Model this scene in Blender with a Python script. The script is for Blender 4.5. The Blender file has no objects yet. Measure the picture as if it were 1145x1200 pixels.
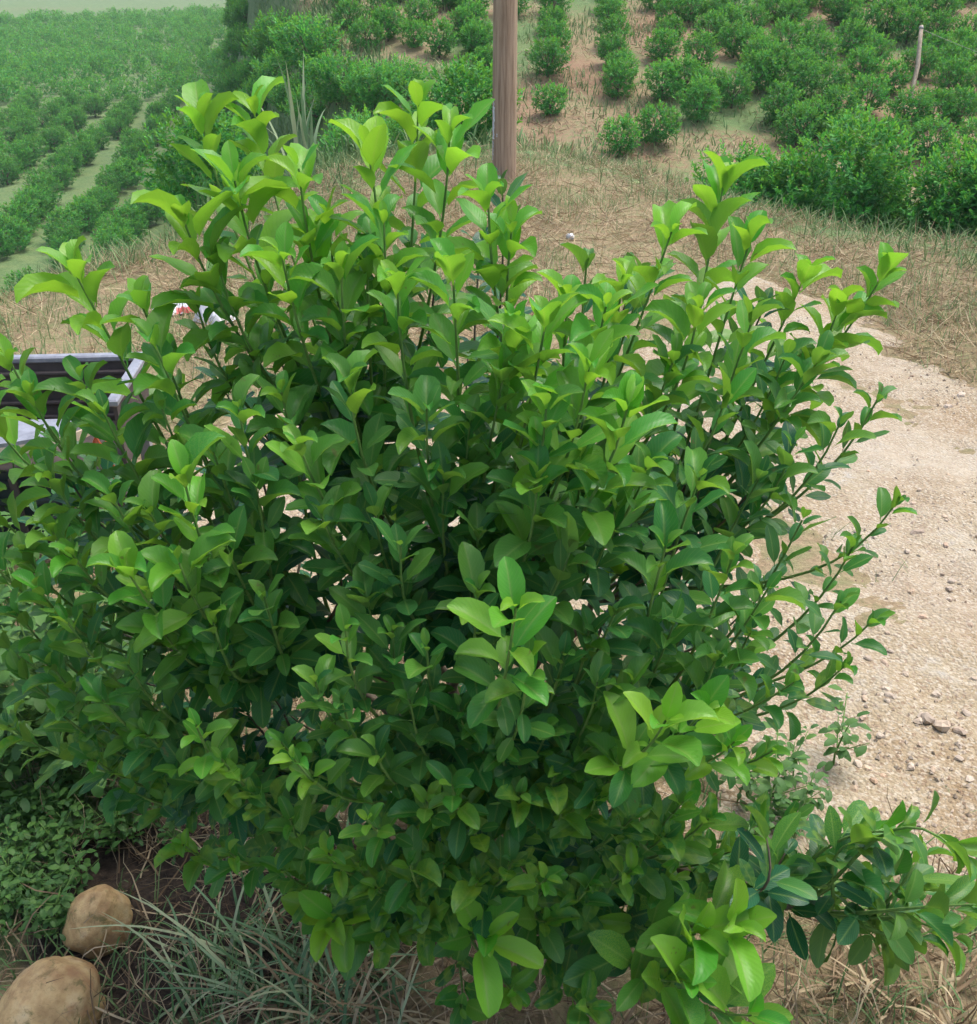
import bpy, math, random
import numpy as np
from mathutils import Vector, Matrix
from mathutils.bvhtree import BVHTree

RNG = np.random.default_rng(7)
random.seed(7)
scene = bpy.context.scene
COL = scene.collection

# ------------------------------------------------------------------ camera, sky, sun, exposure
CAM_Z, PITCH, HFOV = 1.65, math.radians(28.3), math.radians(50.0)
cam_d = bpy.data.cameras.new('camera')
cam = bpy.data.objects.new('camera', cam_d)
COL.objects.link(cam)
cam.location = (0, 0, CAM_Z)
cam.rotation_euler = (math.pi / 2 - PITCH, 0, 0)
cam_d.sensor_fit = 'HORIZONTAL'
cam_d.angle = HFOV
cam_d.clip_start, cam_d.clip_end = 0.02, 3000
scene.camera = cam

SUN_EL, SUN_AZ = math.radians(68), math.radians(62)      # azimuth clockwise from +Y
world = bpy.data.worlds.new('World')
scene.world = world
world.use_nodes = True
wn, wl = world.node_tree.nodes, world.node_tree.links
wn.clear()
sky = wn.new('ShaderNodeTexSky')
sky.sky_type = 'NISHITA'
sky.sun_disc = False
sky.sun_elevation, sky.sun_rotation = SUN_EL, SUN_AZ
sky.air_density, sky.dust_density, sky.ozone_density = 1.0, 4.0, 1.0
hsv = wn.new('ShaderNodeHueSaturation')
hsv.inputs['Saturation'].default_value = 0.95
bg = wn.new('ShaderNodeBackground')
bg.inputs['Strength'].default_value = 0.15
wo = wn.new('ShaderNodeOutputWorld')
wl.new(sky.outputs[0], hsv.inputs['Color'])
wl.new(hsv.outputs[0], bg.inputs['Color'])
wl.new(bg.outputs[0], wo.inputs['Surface'])
sun_d = bpy.data.lights.new('sun', 'SUN')
sun_d.energy, sun_d.angle, sun_d.color = 1.5, math.radians(35), (1.0, 0.98, 0.94)
sun = bpy.data.objects.new('sun', sun_d)
COL.objects.link(sun)
sd = Vector((math.sin(SUN_AZ) * math.cos(SUN_EL), math.cos(SUN_AZ) * math.cos(SUN_EL), math.sin(SUN_EL)))
sun.rotation_euler = sd.to_track_quat('Z', 'Y').to_euler()
sun.location = sd * 30
vs = scene.view_settings
vs.view_transform, vs.look, vs.exposure, vs.gamma = 'Standard', 'None', 1.05, 1.0
scene.render.engine = 'CYCLES'
cy = scene.cycles
cy.max_bounces, cy.diffuse_bounces, cy.glossy_bounces, cy.transmission_bounces = 5, 3, 2, 3
cy.use_adaptive_sampling, cy.adaptive_threshold = True, 0.02
cy.use_denoising = True
try:
    cy.denoiser = 'OPENIMAGEDENOISE'
except Exception:
    pass

# ------------------------------------------------------------------ helpers
FPX = 572.5 / math.tan(HFOV / 2)
SP, CP = math.sin(PITCH), math.cos(PITCH)

def ray(px, py):
    u, v = (px - 572.5) / FPX, (600 - py) / FPX
    return np.array([u, CP + v * SP, -SP + v * CP])

def at(px, py, d):
    return np.array([0, 0, CAM_Z]) + d * ray(px, py)

def to_px(p):
    r = np.asarray(p) - np.array([0, 0, CAM_Z])
    d = r[..., 1] * CP - r[..., 2] * SP
    v = r[..., 1] * SP + r[..., 2] * CP
    d = np.where(d > 0.05, d, 0.05)
    return 572.5 + FPX * r[..., 0] / d, 600 - FPX * v / d, d

def _h(ix, iy, s):
    n = (ix * 374761393 + iy * 668265263 + s * 974711) & 0xffffffff
    n = ((n ^ (n >> 13)) * 1274126177) & 0xffffffff
    return ((n ^ (n >> 16)) & 0xffff) / 65535.0

def vnoise(x, y, s=0):
    x, y = np.asarray(x, float), np.asarray(y, float)
    ix, iy = np.floor(x).astype(np.int64), np.floor(y).astype(np.int64)
    fx, fy = x - ix, y - iy
    fx, fy = fx * fx * (3 - 2 * fx), fy * fy * (3 - 2 * fy)
    a, b = _h(ix, iy, s), _h(ix + 1, iy, s)
    c, d = _h(ix, iy + 1, s), _h(ix + 1, iy + 1, s)
    return (a * (1 - fx) + b * fx) * (1 - fy) + (c * (1 - fx) + d * fx) * fy - 0.5

def fbm(x, y, o=4, s=0):
    r, a = 0, 1.0
    for i in range(o):
        r = r + a * vnoise(x * 2 ** i + i * 17.3, y * 2 ** i - i * 9.1, s + i)
        a *= 0.5
    return r

def sstep(a, b, x):
    t = np.clip((x - a) / (b - a), 0, 1)
    return t * t * (3 - 2 * t)

def poly_sd(x, y, poly):
    """signed distance, positive inside"""
    x, y = np.asarray(x, float), np.asarray(y, float)
    d = np.full(x.shape, 1e9)
    ins = np.zeros(x.shape, bool)
    n = len(poly)
    for i in range(n):
        (ax, ay), (bx, by) = poly[i], poly[(i + 1) % n]
        ex, ey = bx - ax, by - ay
        t = np.clip(((x - ax) * ex + (y - ay) * ey) / (ex * ex + ey * ey), 0, 1)
        d = np.minimum(d, np.hypot(x - ax - t * ex, y - ay - t * ey))
        if ay != by:
            ins ^= ((ay > y) != (by > y)) & (x < ex * (y - ay) / ey + ax)
    return np.where(ins, d, -d)

def mesh_np(name, V, F, mat=None, uv=None, attrs=None, smooth=True):
    V, F = np.asarray(V, np.float32), np.asarray(F, np.int32)
    n, k = F.shape
    me = bpy.data.meshes.new(name)
    me.vertices.add(len(V))
    me.vertices.foreach_set('co', V.ravel())
    me.loops.add(n * k)
    me.loops.foreach_set('vertex_index', F.ravel())
    me.polygons.add(n)
    me.polygons.foreach_set('loop_start', np.arange(0, n * k, k, dtype=np.int32))
    me.polygons.foreach_set('loop_total', np.full(n, k, np.int32))
    me.polygons.foreach_set('use_smooth', np.full(n, smooth, bool))
    if uv is not None:
        l = me.uv_layers.new(name='UVMap')
        l.data.foreach_set('uv', np.asarray(uv, np.float32)[F.ravel()].ravel())
    for a, val in (attrs or {}).items():
        at_ = me.attributes.new(a, 'FLOAT', 'POINT')
        at_.data.foreach_set('value', np.asarray(val, np.float32))
    if mat:
        me.materials.append(mat)
    me.update(calc_edges=True)
    me.validate()
    return me

def link(name, me, parent=None, loc=None, label=None, cat=None, group=None, kind=None):
    o = bpy.data.objects.new(name, me)
    COL.objects.link(o)
    if parent is not None:
        o.parent = parent
    if loc is not None:
        o.location = loc
    for k, v in (('label', label), ('category', cat), ('group', group), ('kind', kind)):
        if v:
            o[k] = v
    return o

def join_inst(templates, pick, R, L):
    """templates: list of (V,F,UV); R (N,3,3) columns = axes (scaled); returns V,F,UV,inst index"""
    Vs, Fs, Us, Is, off = [], [], [], [], 0
    for t, (V, F, U) in enumerate(templates):
        ids = np.nonzero(pick == t)[0]
        if len(ids) == 0:
            continue
        W = np.einsum('nij,vj->nvi', R[ids], V) + L[ids][:, None, :]
        nv = len(V)
        Vs.append(W.reshape(-1, 3))
        Fs.append((F[None] + (np.arange(len(ids)) * nv)[:, None, None] + off).reshape(-1, F.shape[1]))
        Us.append(np.tile(U, (len(ids), 1)))
        Is.append(np.repeat(ids, nv))
        off += nv * len(ids)
    return np.concatenate(Vs), np.concatenate(Fs), np.concatenate(Us), np.concatenate(Is)

def norm(v):
    v = np.asarray(v, float)
    return v / (np.linalg.norm(v, axis=-1, keepdims=True) + 1e-9)

def frames(Y, Zhint, scale):
    Y = norm(Y)
    Z = norm(Zhint - Y * np.sum(Zhint * Y, -1, keepdims=True))
    X = np.cross(Y, Z)
    R = np.stack([X, Y, Z], -1)
    return R * np.asarray(scale)[:, None, None]

def tube(pts, rad, n=6, cap=True):
    pts = np.asarray(pts, float)
    rad = np.broadcast_to(np.asarray(rad, float), (len(pts),))
    T = norm(np.gradient(pts, axis=0))
    ref = np.array([0.0, 0, 1]) if abs(T[0][2]) < 0.9 else np.array([1.0, 0, 0])
    V, N = [], norm(np.cross(T[0], ref))
    a = np.arange(n) / n * 2 * math.pi
    for p, t, r in zip(pts, T, rad):
        N = norm(N - t * np.dot(N, t))
        B = np.cross(t, N)
        V.append(p + r * (np.cos(a)[:, None] * N + np.sin(a)[:, None] * B))
    V = np.concatenate(V)
    F = []
    for i in range(len(pts) - 1):
        for j in range(n):
            k = (j + 1) % n
            F.append((i * n + j, i * n + k, (i + 1) * n + k, (i + 1) * n + j))
    if cap:
        for base, pnt, flip in ((0, pts[0], True), ((len(pts) - 1) * n, pts[-1], False)):
            c = len(V)
            V = np.vstack([V, pnt[None], pnt[None]])
            for j in range(n):
                k = (j + 1) % n
                F.append((base + k, base + j, c, c + 1) if flip else (base + j, base + k, c, c + 1))
    return V, np.array(F)

def merge(parts):
    Vs, Fs, off = [], [], 0
    for V, F in parts:
        Vs.append(V)
        Fs.append(F + off)
        off += len(V)
    return np.concatenate(Vs), np.concatenate(Fs)

def box(cx, cy, cz, sx, sy, sz, rz=0.0, bev=0.0):
    """box with chamfered vertical look: bevelled by an inset ring"""
    b = min(bev, sx * .3, sy * .3, sz * .3)
    x, y, z = sx / 2, sy / 2, sz / 2
    rings = [(x - b, y - b, -z), (x, y, -z + b), (x, y, z - b), (x - b, y - b, z)]
    V, F = [], []
    for rx, ry, zz in rings:
        V += [(-rx, -ry, zz), (rx, -ry, zz), (rx, ry, zz), (-rx, ry, zz)]
    for i in range(3):
        for j in range(4):
            k = (j + 1) % 4
            F.append((i * 4 + j, i * 4 + k, i * 4 + 4 + k, i * 4 + 4 + j))
    F.append((3, 2, 1, 0))
    F.append((12, 13, 14, 15))
    V = np.array(V)
    c, s = math.cos(rz), math.sin(rz)
    V = V @ np.array([[c, s, 0], [-s, c, 0], [0, 0, 1]])
    return V + np.array([cx, cy, cz]), np.array(F)

# ------------------------------------------------------------------ materials
class NT:
    def __init__(self, name):
        self.m = bpy.data.materials.new(name)
        self.m.use_nodes = True
        self.t = self.m.node_tree
        self.t.nodes.clear()
        self.out = self.n('ShaderNodeOutputMaterial')

    def n(self, typ, **kw):
        nd = self.t.nodes.new(typ)
        for k, v in kw.items():
            setattr(nd, k, v)
        return nd

    def set(self, sock, v):
        if hasattr(v, 'bl_rna') and v.bl_rna.identifier.startswith('NodeSocket'):
            self.t.links.new(v, sock)
        elif v is not None:
            if isinstance(v, tuple) and len(v) == 3:
                v = (*v, 1) if sock.type == 'RGBA' else v
            sock.default_value = v

    def math(self, op, a, b=0.0, clamp=False):
        nd = self.n('ShaderNodeMath', operation=op, use_clamp=clamp)
        self.set(nd.inputs[0], a)
        self.set(nd.inputs[1], b)
        return nd.outputs[0]

    def mix(self, f, a, b, blend='MIX'):
        nd = self.n('ShaderNodeMix', data_type='RGBA', blend_type=blend)
        self.set(nd.inputs[0], f)
        self.set(nd.inputs[6], a)
        self.set(nd.inputs[7], b)
        return nd.outputs[2]

    def noise(self, scale, detail=4, rough=0.6, vec=None, dist=0.0):
        nd = self.n('ShaderNodeTexNoise')
        nd.inputs['Scale'].default_value = scale
        nd.inputs['Detail'].default_value = detail
        nd.inputs['Roughness'].default_value = rough
        nd.inputs['Distortion'].default_value = dist
        self.set(nd.inputs['Vector'], vec if vec is not None else self.obj())
        return nd.outputs[0]

    def vor(self, scale, out='Distance', vec=None):
        nd = self.n('ShaderNodeTexVoronoi')
        nd.inputs['Scale'].default_value = scale
        self.set(nd.inputs['Vector'], vec if vec is not None else self.obj())
        return nd.outputs[out]

    def obj(self):
        if not hasattr(self, '_o'):
            self._o = self.n('ShaderNodeTexCoord').outputs['Object']
        return self._o

    def ramp(self, f, *stops):
        nd = self.n('ShaderNodeValToRGB')
        e = nd.color_ramp.elements
        while len(e) < len(stops):
            e.new(0.5)
        for el, (p, c) in zip(e, stops):
            el.position = p
            el.color = (*c, 1) if isinstance(c, tuple) else (c, c, c, 1)
        self.set(nd.inputs[0], f)
        return nd.outputs[0]

    def attr(self, name, typ='GEOMETRY'):
        nd = self.n('ShaderNodeAttribute', attribute_type=typ, attribute_name=name)
        return nd.outputs['Fac']

    def sumattr(self, name):
        return self.math('ADD', self.attr(name), self.attr(name, 'OBJECT'))

    def bump(self, h, strength=0.5, dist=0.01):
        nd = self.n('ShaderNodeBump')
        nd.inputs['Strength'].default_value = strength
        nd.inputs['Distance'].default_value = dist
        self.set(nd.inputs['Height'], h)
        return nd.outputs[0]

    def bsdf(self, color, rough=0.8, spec=0.3, normal=None, metal=0.0):
        nd = self.n('ShaderNodeBsdfPrincipled')
        self.set(nd.inputs['Base Color'], color)
        self.set(nd.inputs['Roughness'], rough)
        self.set(nd.inputs['Metallic'], metal)
        self.set(nd.inputs['Specular IOR Level'], spec)
        if normal is not None:
            self.set(nd.inputs['Normal'], normal)
        return nd.outputs[0]

    def done(self, sh):
        self.t.links.new(sh, self.out.inputs['Surface'])
        return self.m

def leaf_material(name, mature_a, mature_b, young_a, young_b, transl=0.3, detail=True, rough=0.37):
    t = NT(name)
    age, rnd = t.sumattr('age'), t.sumattr('rnd')
    col_m = t.mix(rnd, mature_a, mature_b)
    col_y = t.mix(rnd, young_a, young_b)
    col = t.mix(t.math('POWER', age, 1.3), col_m, col_y)
    normal = None
    if detail:
        uvn = t.n('ShaderNodeUVMap', uv_map='UVMap')
        sep = t.n('ShaderNodeSeparateXYZ')
        t.set(sep.inputs[0], uvn.outputs[0])
        u, v = sep.outputs[0], sep.outputs[1]
        au = t.math('ABSOLUTE', t.math('SUBTRACT', u, 0.5))
        rib = t.ramp(au, (0.0, 1.0), (0.035, 0.35), (0.09, 0.0))
        vein = t.math('SINE', t.math('MULTIPLY', t.math('SUBTRACT', t.math('MULTIPLY', v, 11.0), t.math('MULTIPLY', au, 7.0)), 6.283))
        veinl = t.ramp(vein, (0.86, 0.0), (1.0, 1.0))
        mot_n = t.noise(60, 2, 0.6)
        # yellow mottling between the veins on some leaves
        mot = t.math('MULTIPLY', t.ramp(mot_n, (0.45, 0.0), (0.62, 1.0)), t.sumattr('mot'))
        col = t.mix(t.math('MULTIPLY', mot, 0.5), col, (0.27, 0.42, 0.05))
        col = t.mix(t.math('MULTIPLY', t.ramp(mot_n, (0.70, 0.0), (0.74, 1.0)), 0.6), col, (0.16, 0.13, 0.05))
        col = t.mix(t.math('MULTIPLY', rib, 0.55), col, (0.26, 0.40, 0.11))
        col = t.mix(t.math('MULTIPLY', veinl, 0.18), col, (0.25, 0.38, 0.12))
        hgt = t.math('ADD', t.math('MULTIPLY', rib, -0.6), t.math('MULTIPLY', vein, 0.12))
        normal = t.bump(hgt, 0.35, 0.0015)
    geo = t.n('ShaderNodeNewGeometry')
    back = geo.outputs['Backfacing']
    under = t.mix(0.55, col, t.mix(age, (0.11, 0.20, 0.075), (0.24, 0.37, 0.07)))
    colf = t.mix(back, col, under)
    oi = t.n('ShaderNodeObjectInfo')
    val = t.n('ShaderNodeHueSaturation')
    t.set(val.inputs['Color'], colf)
    t.set(val.inputs['Value'], t.math('ADD', 0.88, t.math('MULTIPLY', oi.outputs['Random'], 0.24)))
    colf = val.outputs[0]
    rg = t.math('ADD', rough, t.math('MULTIPLY', back, 0.25))
    if detail:
        rg = t.math('ADD', rg, t.math('MULTIPLY', t.math('SUBTRACT', mot_n, 0.5), 0.5))
    pb = t.bsdf(colf, rg, 0.34, normal)
    tr = t.n('ShaderNodeBsdfTranslucent')
    tc = t.mix(1.0, colf, (1.3, 1.4, 0.55), 'MULTIPLY')
    t.set(tr.inputs['Color'], tc)
    mx = t.n('ShaderNodeMixShader')
    t.set(mx.inputs[0], t.math('ADD', transl, t.math('MULTIPLY', age, 0.12)))
    t.t.links.new(pb, mx.inputs[1])
    t.t.links.new(tr.outputs[0], mx.inputs[2])
    return t.done(mx.outputs[0])

M_LEAF = leaf_material('citrus_leaf', (0.006, 0.076, 0.042), (0.017, 0.142, 0.050), (0.085, 0.36, 0.038), (0.25, 0.48, 0.045), 0.35)
M_FAR = leaf_material('orchard_leaf', (0.028, 0.165, 0.045), (0.05, 0.24, 0.05), (0.12, 0.45, 0.07), (0.18, 0.55, 0.08), 0.36, False, 0.5)
M_WEED = leaf_material('weed_leaf', (0.035, 0.10, 0.025), (0.06, 0.155, 0.035), (0.10, 0.22, 0.04), (0.15, 0.29, 0.05), 0.25, False, 0.55)

def strand_material(name, a, b, c, rough=0.7, transl=0.2):
    t = NT(name)
    r = t.attr('rnd')
    col = t.ramp(r, (0.0, a), (0.5, b), (1.0, c))
    pb = t.bsdf(col, rough, 0.25)
    tr = t.n('ShaderNodeBsdfTranslucent')
    t.set(tr.inputs['Color'], col)
    mx = t.n('ShaderNodeMixShader')
    mx.inputs[0].default_value = transl
    t.t.links.new(pb, mx.inputs[1])
    t.t.links.new(tr.outputs[0], mx.inputs[2])
    return t.done(mx.outputs[0])

M_STRAW = strand_material('dry_straw', (0.19, 0.125, 0.07), (0.35, 0.26, 0.15), (0.50, 0.42, 0.26))
M_HAY = strand_material('dead_grass', (0.13, 0.085, 0.05), (0.28, 0.20, 0.115), (0.52, 0.42, 0.27))
M_GRASS = strand_material('green_grass', (0.07, 0.15, 0.05), (0.12, 0.22, 0.08), (0.26, 0.30, 0.13))
M_BLUE = strand_material('blue_green_grass', (0.07, 0.15, 0.06), (0.15, 0.26, 0.13), (0.42, 0.46, 0.27))

def ground_material():
    t = NT('ground')
    hay, green, wet = t.attr('hay'), t.attr('green'), t.attr('wet')
    n1, n2, n3 = t.noise(1.1, 5, 0.6), t.noise(9, 6, 0.65), t.noise(60, 5, 0.7)
    soil = t.mix(t.ramp(n2, (0.3, 0.0), (0.7, 1.0)), (0.17, 0.098, 0.058), (0.28, 0.175, 0.105))
    soil = t.mix(t.math('MULTIPLY', t.ramp(n3, (0.4, 0.0), (0.75, 1.0)), 0.6), soil, (0.33, 0.23, 0.15))
    hayc = t.mix(t.ramp(n3, (0.3, 0.0), (0.7, 1.0)), (0.17, 0.12, 0.07), (0.36, 0.275, 0.165))
    hayc = t.mix(t.math('MULTIPLY', t.ramp(n2, (0.4, 0.0), (0.75, 1.0)), 0.9), hayc, (0.145, 0.18, 0.07))
    grc = t.mix(t.ramp(n2, (0.3, 0.0), (0.7, 1.0)), (0.07, 0.125, 0.045), (0.14, 0.21, 0.08))
    grc = t.mix(t.math('MULTIPLY', t.ramp(n1, (0.45, 0.0), (0.7, 1.0)), 0.4), grc, (0.22, 0.24, 0.10))
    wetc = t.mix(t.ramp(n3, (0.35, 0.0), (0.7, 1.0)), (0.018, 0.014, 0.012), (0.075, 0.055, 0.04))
    def m(a, lo, hi):
        s = t.math('ADD', a, t.math('MULTIPLY', t.math('SUBTRACT', n2, 0.5), 0.7))
        return t.ramp(s, (lo, 0.0), (hi, 1.0))
    c = t.mix(m(hay, 0.3, 0.6), soil, hayc)
    c = t.mix(m(green, 0.35, 0.65), c, grc)
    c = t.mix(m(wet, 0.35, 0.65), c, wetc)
    h = t.math('ADD', t.math('MULTIPLY', n2, 0.5), t.math('MULTIPLY', n3, 0.5))
    return t.done(t.bsdf(c, 0.9, 0.2, t.bump(h, 0.7, 0.03)))

def road_material():
    t = NT('gravel_road')
    n1, n2, n3 = t.noise(2.2, 5, 0.6), t.noise(22, 5, 0.65), t.noise(140, 4, 0.7)
    c = t.mix(t.ramp(n1, (0.35, 0.0), (0.65, 1.0)), (0.255, 0.180, 0.100), (0.335, 0.280, 0.185))
    c = t.mix(t.math('MULTIPLY', t.ramp(n2, (0.4, 0.0), (0.7, 1.0)), 0.6), c, (0.40, 0.335, 0.235))
    sp = t.vor(130, 'Color')
    sepc = t.n('ShaderNodeSeparateColor')
    t.set(sepc.inputs[0], sp)
    c = t.mix(t.ramp(sepc.outputs[0], (0.55, 0.0), (0.9, 0.65)), c, (0.47, 0.41, 0.32))
    c = t.mix(t.ramp(sepc.outputs[1], (0.8, 0.0), (0.95, 0.6)), c, (0.20, 0.13, 0.085))
    gr = t.math('MULTIPLY', t.ramp(n1, (0.55, 0.0), (0.68, 1.0)), t.ramp(n2, (0.45, 0.0), (0.6, 0.7)))
    c = t.mix(gr, c, (0.36, 0.345, 0.31))
    c = t.mix(t.ramp(t.noise(0.9, 3, 0.5), (0.5, 0.0), (0.66, 0.4)), c, (0.41, 0.36, 0.29))
    h = t.math('ADD', t.math('MULTIPLY', n2, 0.6), t.math('MULTIPLY', t.vor(110), -0.6))
    h = t.math('ADD', h, t.math('MULTIPLY', n3, 0.3))
    return t.done(t.bsdf(c, 0.92, 0.2, t.bump(h, 0.8, 0.012)))

def stone_material(name, a, b, c, scale=10.0):
    t = NT(name)
    n = t.noise(scale, 6, 0.65)
    oi = t.n('ShaderNodeObjectInfo').outputs['Random']
    col = t.mix(t.ramp(n, (0.35, 0.0), (0.65, 1.0)), a, b)
    col = t.mix(t.ramp(t.noise(scale * 2.3, 4, 0.7), (0.55, 0.0), (0.72, 0.8)), col, c)
    r = t.math('ADD', t.attr('rnd'), oi)
    col = t.mix(0.45, col, t.ramp(t.math('FRACT', t.math('MULTIPLY', r, 7.3)), (0.0, (0.42, 0.29, 0.18)), (0.4, (0.48, 0.42, 0.34)), (0.7, (0.32, 0.27, 0.22)), (1.0, (0.38, 0.21, 0.12))))
    v = t.n('ShaderNodeHueSaturation')
    t.set(v.inputs['Color'], col)
    t.set(v.inputs['Value'], t.math('ADD', 0.80, t.math('MULTIPLY', r, 0.4)))
    return t.done(t.bsdf(v.outputs[0], 0.8, 0.3))

M_GROUND, M_ROAD = ground_material(), road_material()
M_PEB = stone_material('pebble_stone', (0.38, 0.28, 0.19), (0.48, 0.39, 0.30), (0.36, 0.25, 0.17), 2)

def rock_material():
    t = NT('river_rock')
    n = t.noise(20, 6, 0.6)
    col = t.ramp(n, (0.3, (0.30, 0.17, 0.07)), (0.5, (0.53, 0.36, 0.16)), (0.7, (0.62, 0.48, 0.27)))
    moss = t.ramp(t.noise(34, 5, 0.7, dist=0.4), (0.54, 0.0), (0.64, 0.8))
    col = t.mix(moss, col, (0.15, 0.13, 0.04))
    rust = t.ramp(t.noise(14, 4, 0.6), (0.5, 0.0), (0.64, 0.7))
    col = t.mix(rust, col, (0.33, 0.16, 0.07))
    col = t.mix(t.ramp(t.noise(220, 3, 0.7), (0.6, 0.0), (0.72, 0.5)), col, (0.16, 0.11, 0.07))
    return t.done(t.bsdf(col, 0.62, 0.4, t.bump(t.noise(75, 7, 0.75), 0.6, 0.006)))
M_ROCK = rock_material()

def simple(name, color, rough=0.6, metal=0.0, spec=0.4, nscale=20, var=0.3, dark=None):
    t = NT(name)
    n = t.noise(nscale, 5, 0.65)
    d = dark or tuple(c * (1 - var) for c in color)
    col = t.mix(t.ramp(n, (0.35, 0.0), (0.65, 1.0)), d, color)
    return t.done(t.bsdf(col, rough, spec, t.bump(t.noise(nscale * 5, 3, 0.6), 0.2, 0.003), metal))

def bark_material(name, a, b, scale=(30, 30, 4)):
    t = NT(name)
    mp = t.n('ShaderNodeMapping')
    t.set(mp.inputs['Vector'], t.obj())
    mp.inputs['Scale'].default_value = scale
    n = t.noise(1.0, 5, 0.65, vec=mp.outputs[0])
    col = t.mix(t.ramp(n, (0.35, 0.0), (0.65, 1.0)), a, b)
    return t.done(t.bsdf(col, 0.8, 0.25, t.bump(n, 0.5, 0.004)))

M_BARK = bark_material('citrus_bark', (0.06, 0.05, 0.035), (0.16, 0.13, 0.09), (60, 60, 12))
M_TWIG = bark_material('green_twig', (0.08, 0.17, 0.035), (0.16, 0.27, 0.07), (90, 90, 20))
M_POLE = bark_material('weathered_pole', (0.23, 0.155, 0.10), (0.42, 0.31, 0.215), (45, 45, 2.2))
M_STICK = bark_material('bleached_post', (0.24, 0.19, 0.13), (0.42, 0.35, 0.26), (30, 30, 3))
M_WHITE = simple('white_paint', (0.72, 0.73, 0.74), 0.5, nscale=60, var=0.45)

# ------------------------------------------------------------------ terrain
PLATEAU = [(-2.67, 5.7), (-1.99, 6.6), (-1.4, 7.9), (-0.4, 9.2), (0.25, 9.7), (0.95, 9.2), (1.5, 7.9), (2.17, 7.1),
           (2.95, 6.35), (5, 5), (9, 3), (14, -12), (-14, -12), (-9, 3), (-5, 4.7)]
ROAD = [(1.7, 0.2), (1.15, 1.25), (0.72, 1.72), (0.3, 2.25), (-0.5, 2.45), (-1.15, 2.75), (-1.55, 3.3), (-1.0, 3.75),
        (-0.3, 3.95), (0.5, 4.3), (1.0, 5.0), (1.25, 6.0), (1.62, 6.1), (1.75, 5.2), (1.85, 4.4), (2.6, 3.9), (4.2, 3.4), (5.5, 1.0), (4, -1)]

def H(x, y):
    x, y = np.asarray(x, float), np.asarray(y, float)
    hill = np.interp(y, [-50, 4, 10, 13, 19, 30, 45, 70, 120, 300], [-1.0, -1.2, -1.5, -1.75, -1.8, 0.35, 4.2, 7.5, 3, -8])
    hx = np.interp(y, [-50, 8, 12, 18, 30, 50, 120, 400], [-1, -1, -1.3, -1.9, -4.4, -8.5, -22, -60])
    w = sstep(0, 1, (hx - x) / (1.6 + 0.05 * np.clip(y, 0, 80)))
    low = hill * (1 - w) + (-8.0 + 1.2 * fbm(x * .02, y * .02, 3, 5)) * w
    s = poly_sd(x, y, PLATEAU) + 0.5 * fbm(x * 0.7, y * 0.7, 3, 3)
    a = np.interp(x, [-3, -1, 0.2, 1.3, 2.5], [7, 6, 9, 5, 3.2])
    p = sstep(0, 1, (s + a) / a)
    h = low * (1 - p)
    out = 1 - sstep(-0.5, 0.5, s)
    return h + fbm(x * 0.35, y * 0.35, 3, 8) * 0.25 * out + fbm(x * 2.5, y * 2.5, 4, 1) * 0.035 + fbm(x * 14, y * 14, 2, 2) * 0.012

def ground_at(px, py):
    r = ray(px, py)
    t = np.concatenate([np.arange(1, 20, 0.02), np.arange(20, 400, 0.2)])
    P = np.array([0, 0, CAM_Z])[None] + t[:, None] * r[None]
    hit = np.nonzero(P[:, 2] < H(P[:, 0], P[:, 1]))[0]
    return P[hit[0]] if len(hit) else P[-1]

def axis(n, half, k, c):
    t = np.linspace(-1, 1, n)
    return c + half * np.sinh(k * t) / math.sinh(k)

gx, gy = axis(440, 700, 7.6, 0.0), axis(440, 700, 7.6, 2.2)
X, Y = np.meshgrid(gx, gy)
Z = H(X, Y)
n = len(gx)
idx = np.arange(n * n).reshape(n, n)
F = np.stack([idx[:-1, :-1], idx[:-1, 1:], idx[1:, 1:], idx[1:, :-1]], -1).reshape(-1, 4)
psd = poly_sd(X, Y, PLATEAU)
hxl = np.interp(Y, [-50, 8, 12, 18, 30, 50, 120, 400], [-1, -1, -1.3, -1.9, -4.4, -8.5, -22, -60])
onhill = sstep(-2, 1.5, X - hxl)
hay = sstep(-0.8, 0.1, psd) * 0.95
hay = np.maximum(hay, onhill * (0.48 + 0.6 * fbm(X * .5, Y * .5, 3, 31)) * (Y < 60))
hay = np.maximum(hay, sstep(-6, 0, psd) * onhill * 0.55)
green = (1 - onhill) * 0.85 * (1 - sstep(-0.6, 0.3, psd)) + onhill * (1 - sstep(-1.5, 0, psd)) * (0.42 + 0.9 * fbm(X * .45, Y * .45, 3, 41))
green = np.maximum(green, sstep(-1.2, -0.3, psd) * (1 - sstep(0, 0.5, psd)) * 0.6)
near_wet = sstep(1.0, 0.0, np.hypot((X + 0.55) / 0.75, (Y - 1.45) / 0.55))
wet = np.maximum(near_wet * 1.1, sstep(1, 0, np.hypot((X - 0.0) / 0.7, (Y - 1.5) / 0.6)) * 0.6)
green = np.maximum(green, (X > 0.2) * sstep(-0.5, 0.3, psd) * sstep(4.8, 6.5, Y) * (0.30 + 0.6 * fbm(X * .9, Y * .9, 3, 47)))
green = np.maximum(green, sstep(1, 0.3, np.hypot((X + 1.0) / 0.45, (Y - 1.55) / 0.5)) * 0.75)
far_strip = ((Y > 165) & (X < -10))
green = np.where(far_strip, 0.85 + 0.25 * np.sin(Y * 0.11), green)
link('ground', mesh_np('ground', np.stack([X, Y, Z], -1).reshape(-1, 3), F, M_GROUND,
     attrs={'hay': hay.ravel(), 'green': green.ravel(), 'wet': wet.ravel()}), kind='structure')

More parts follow.
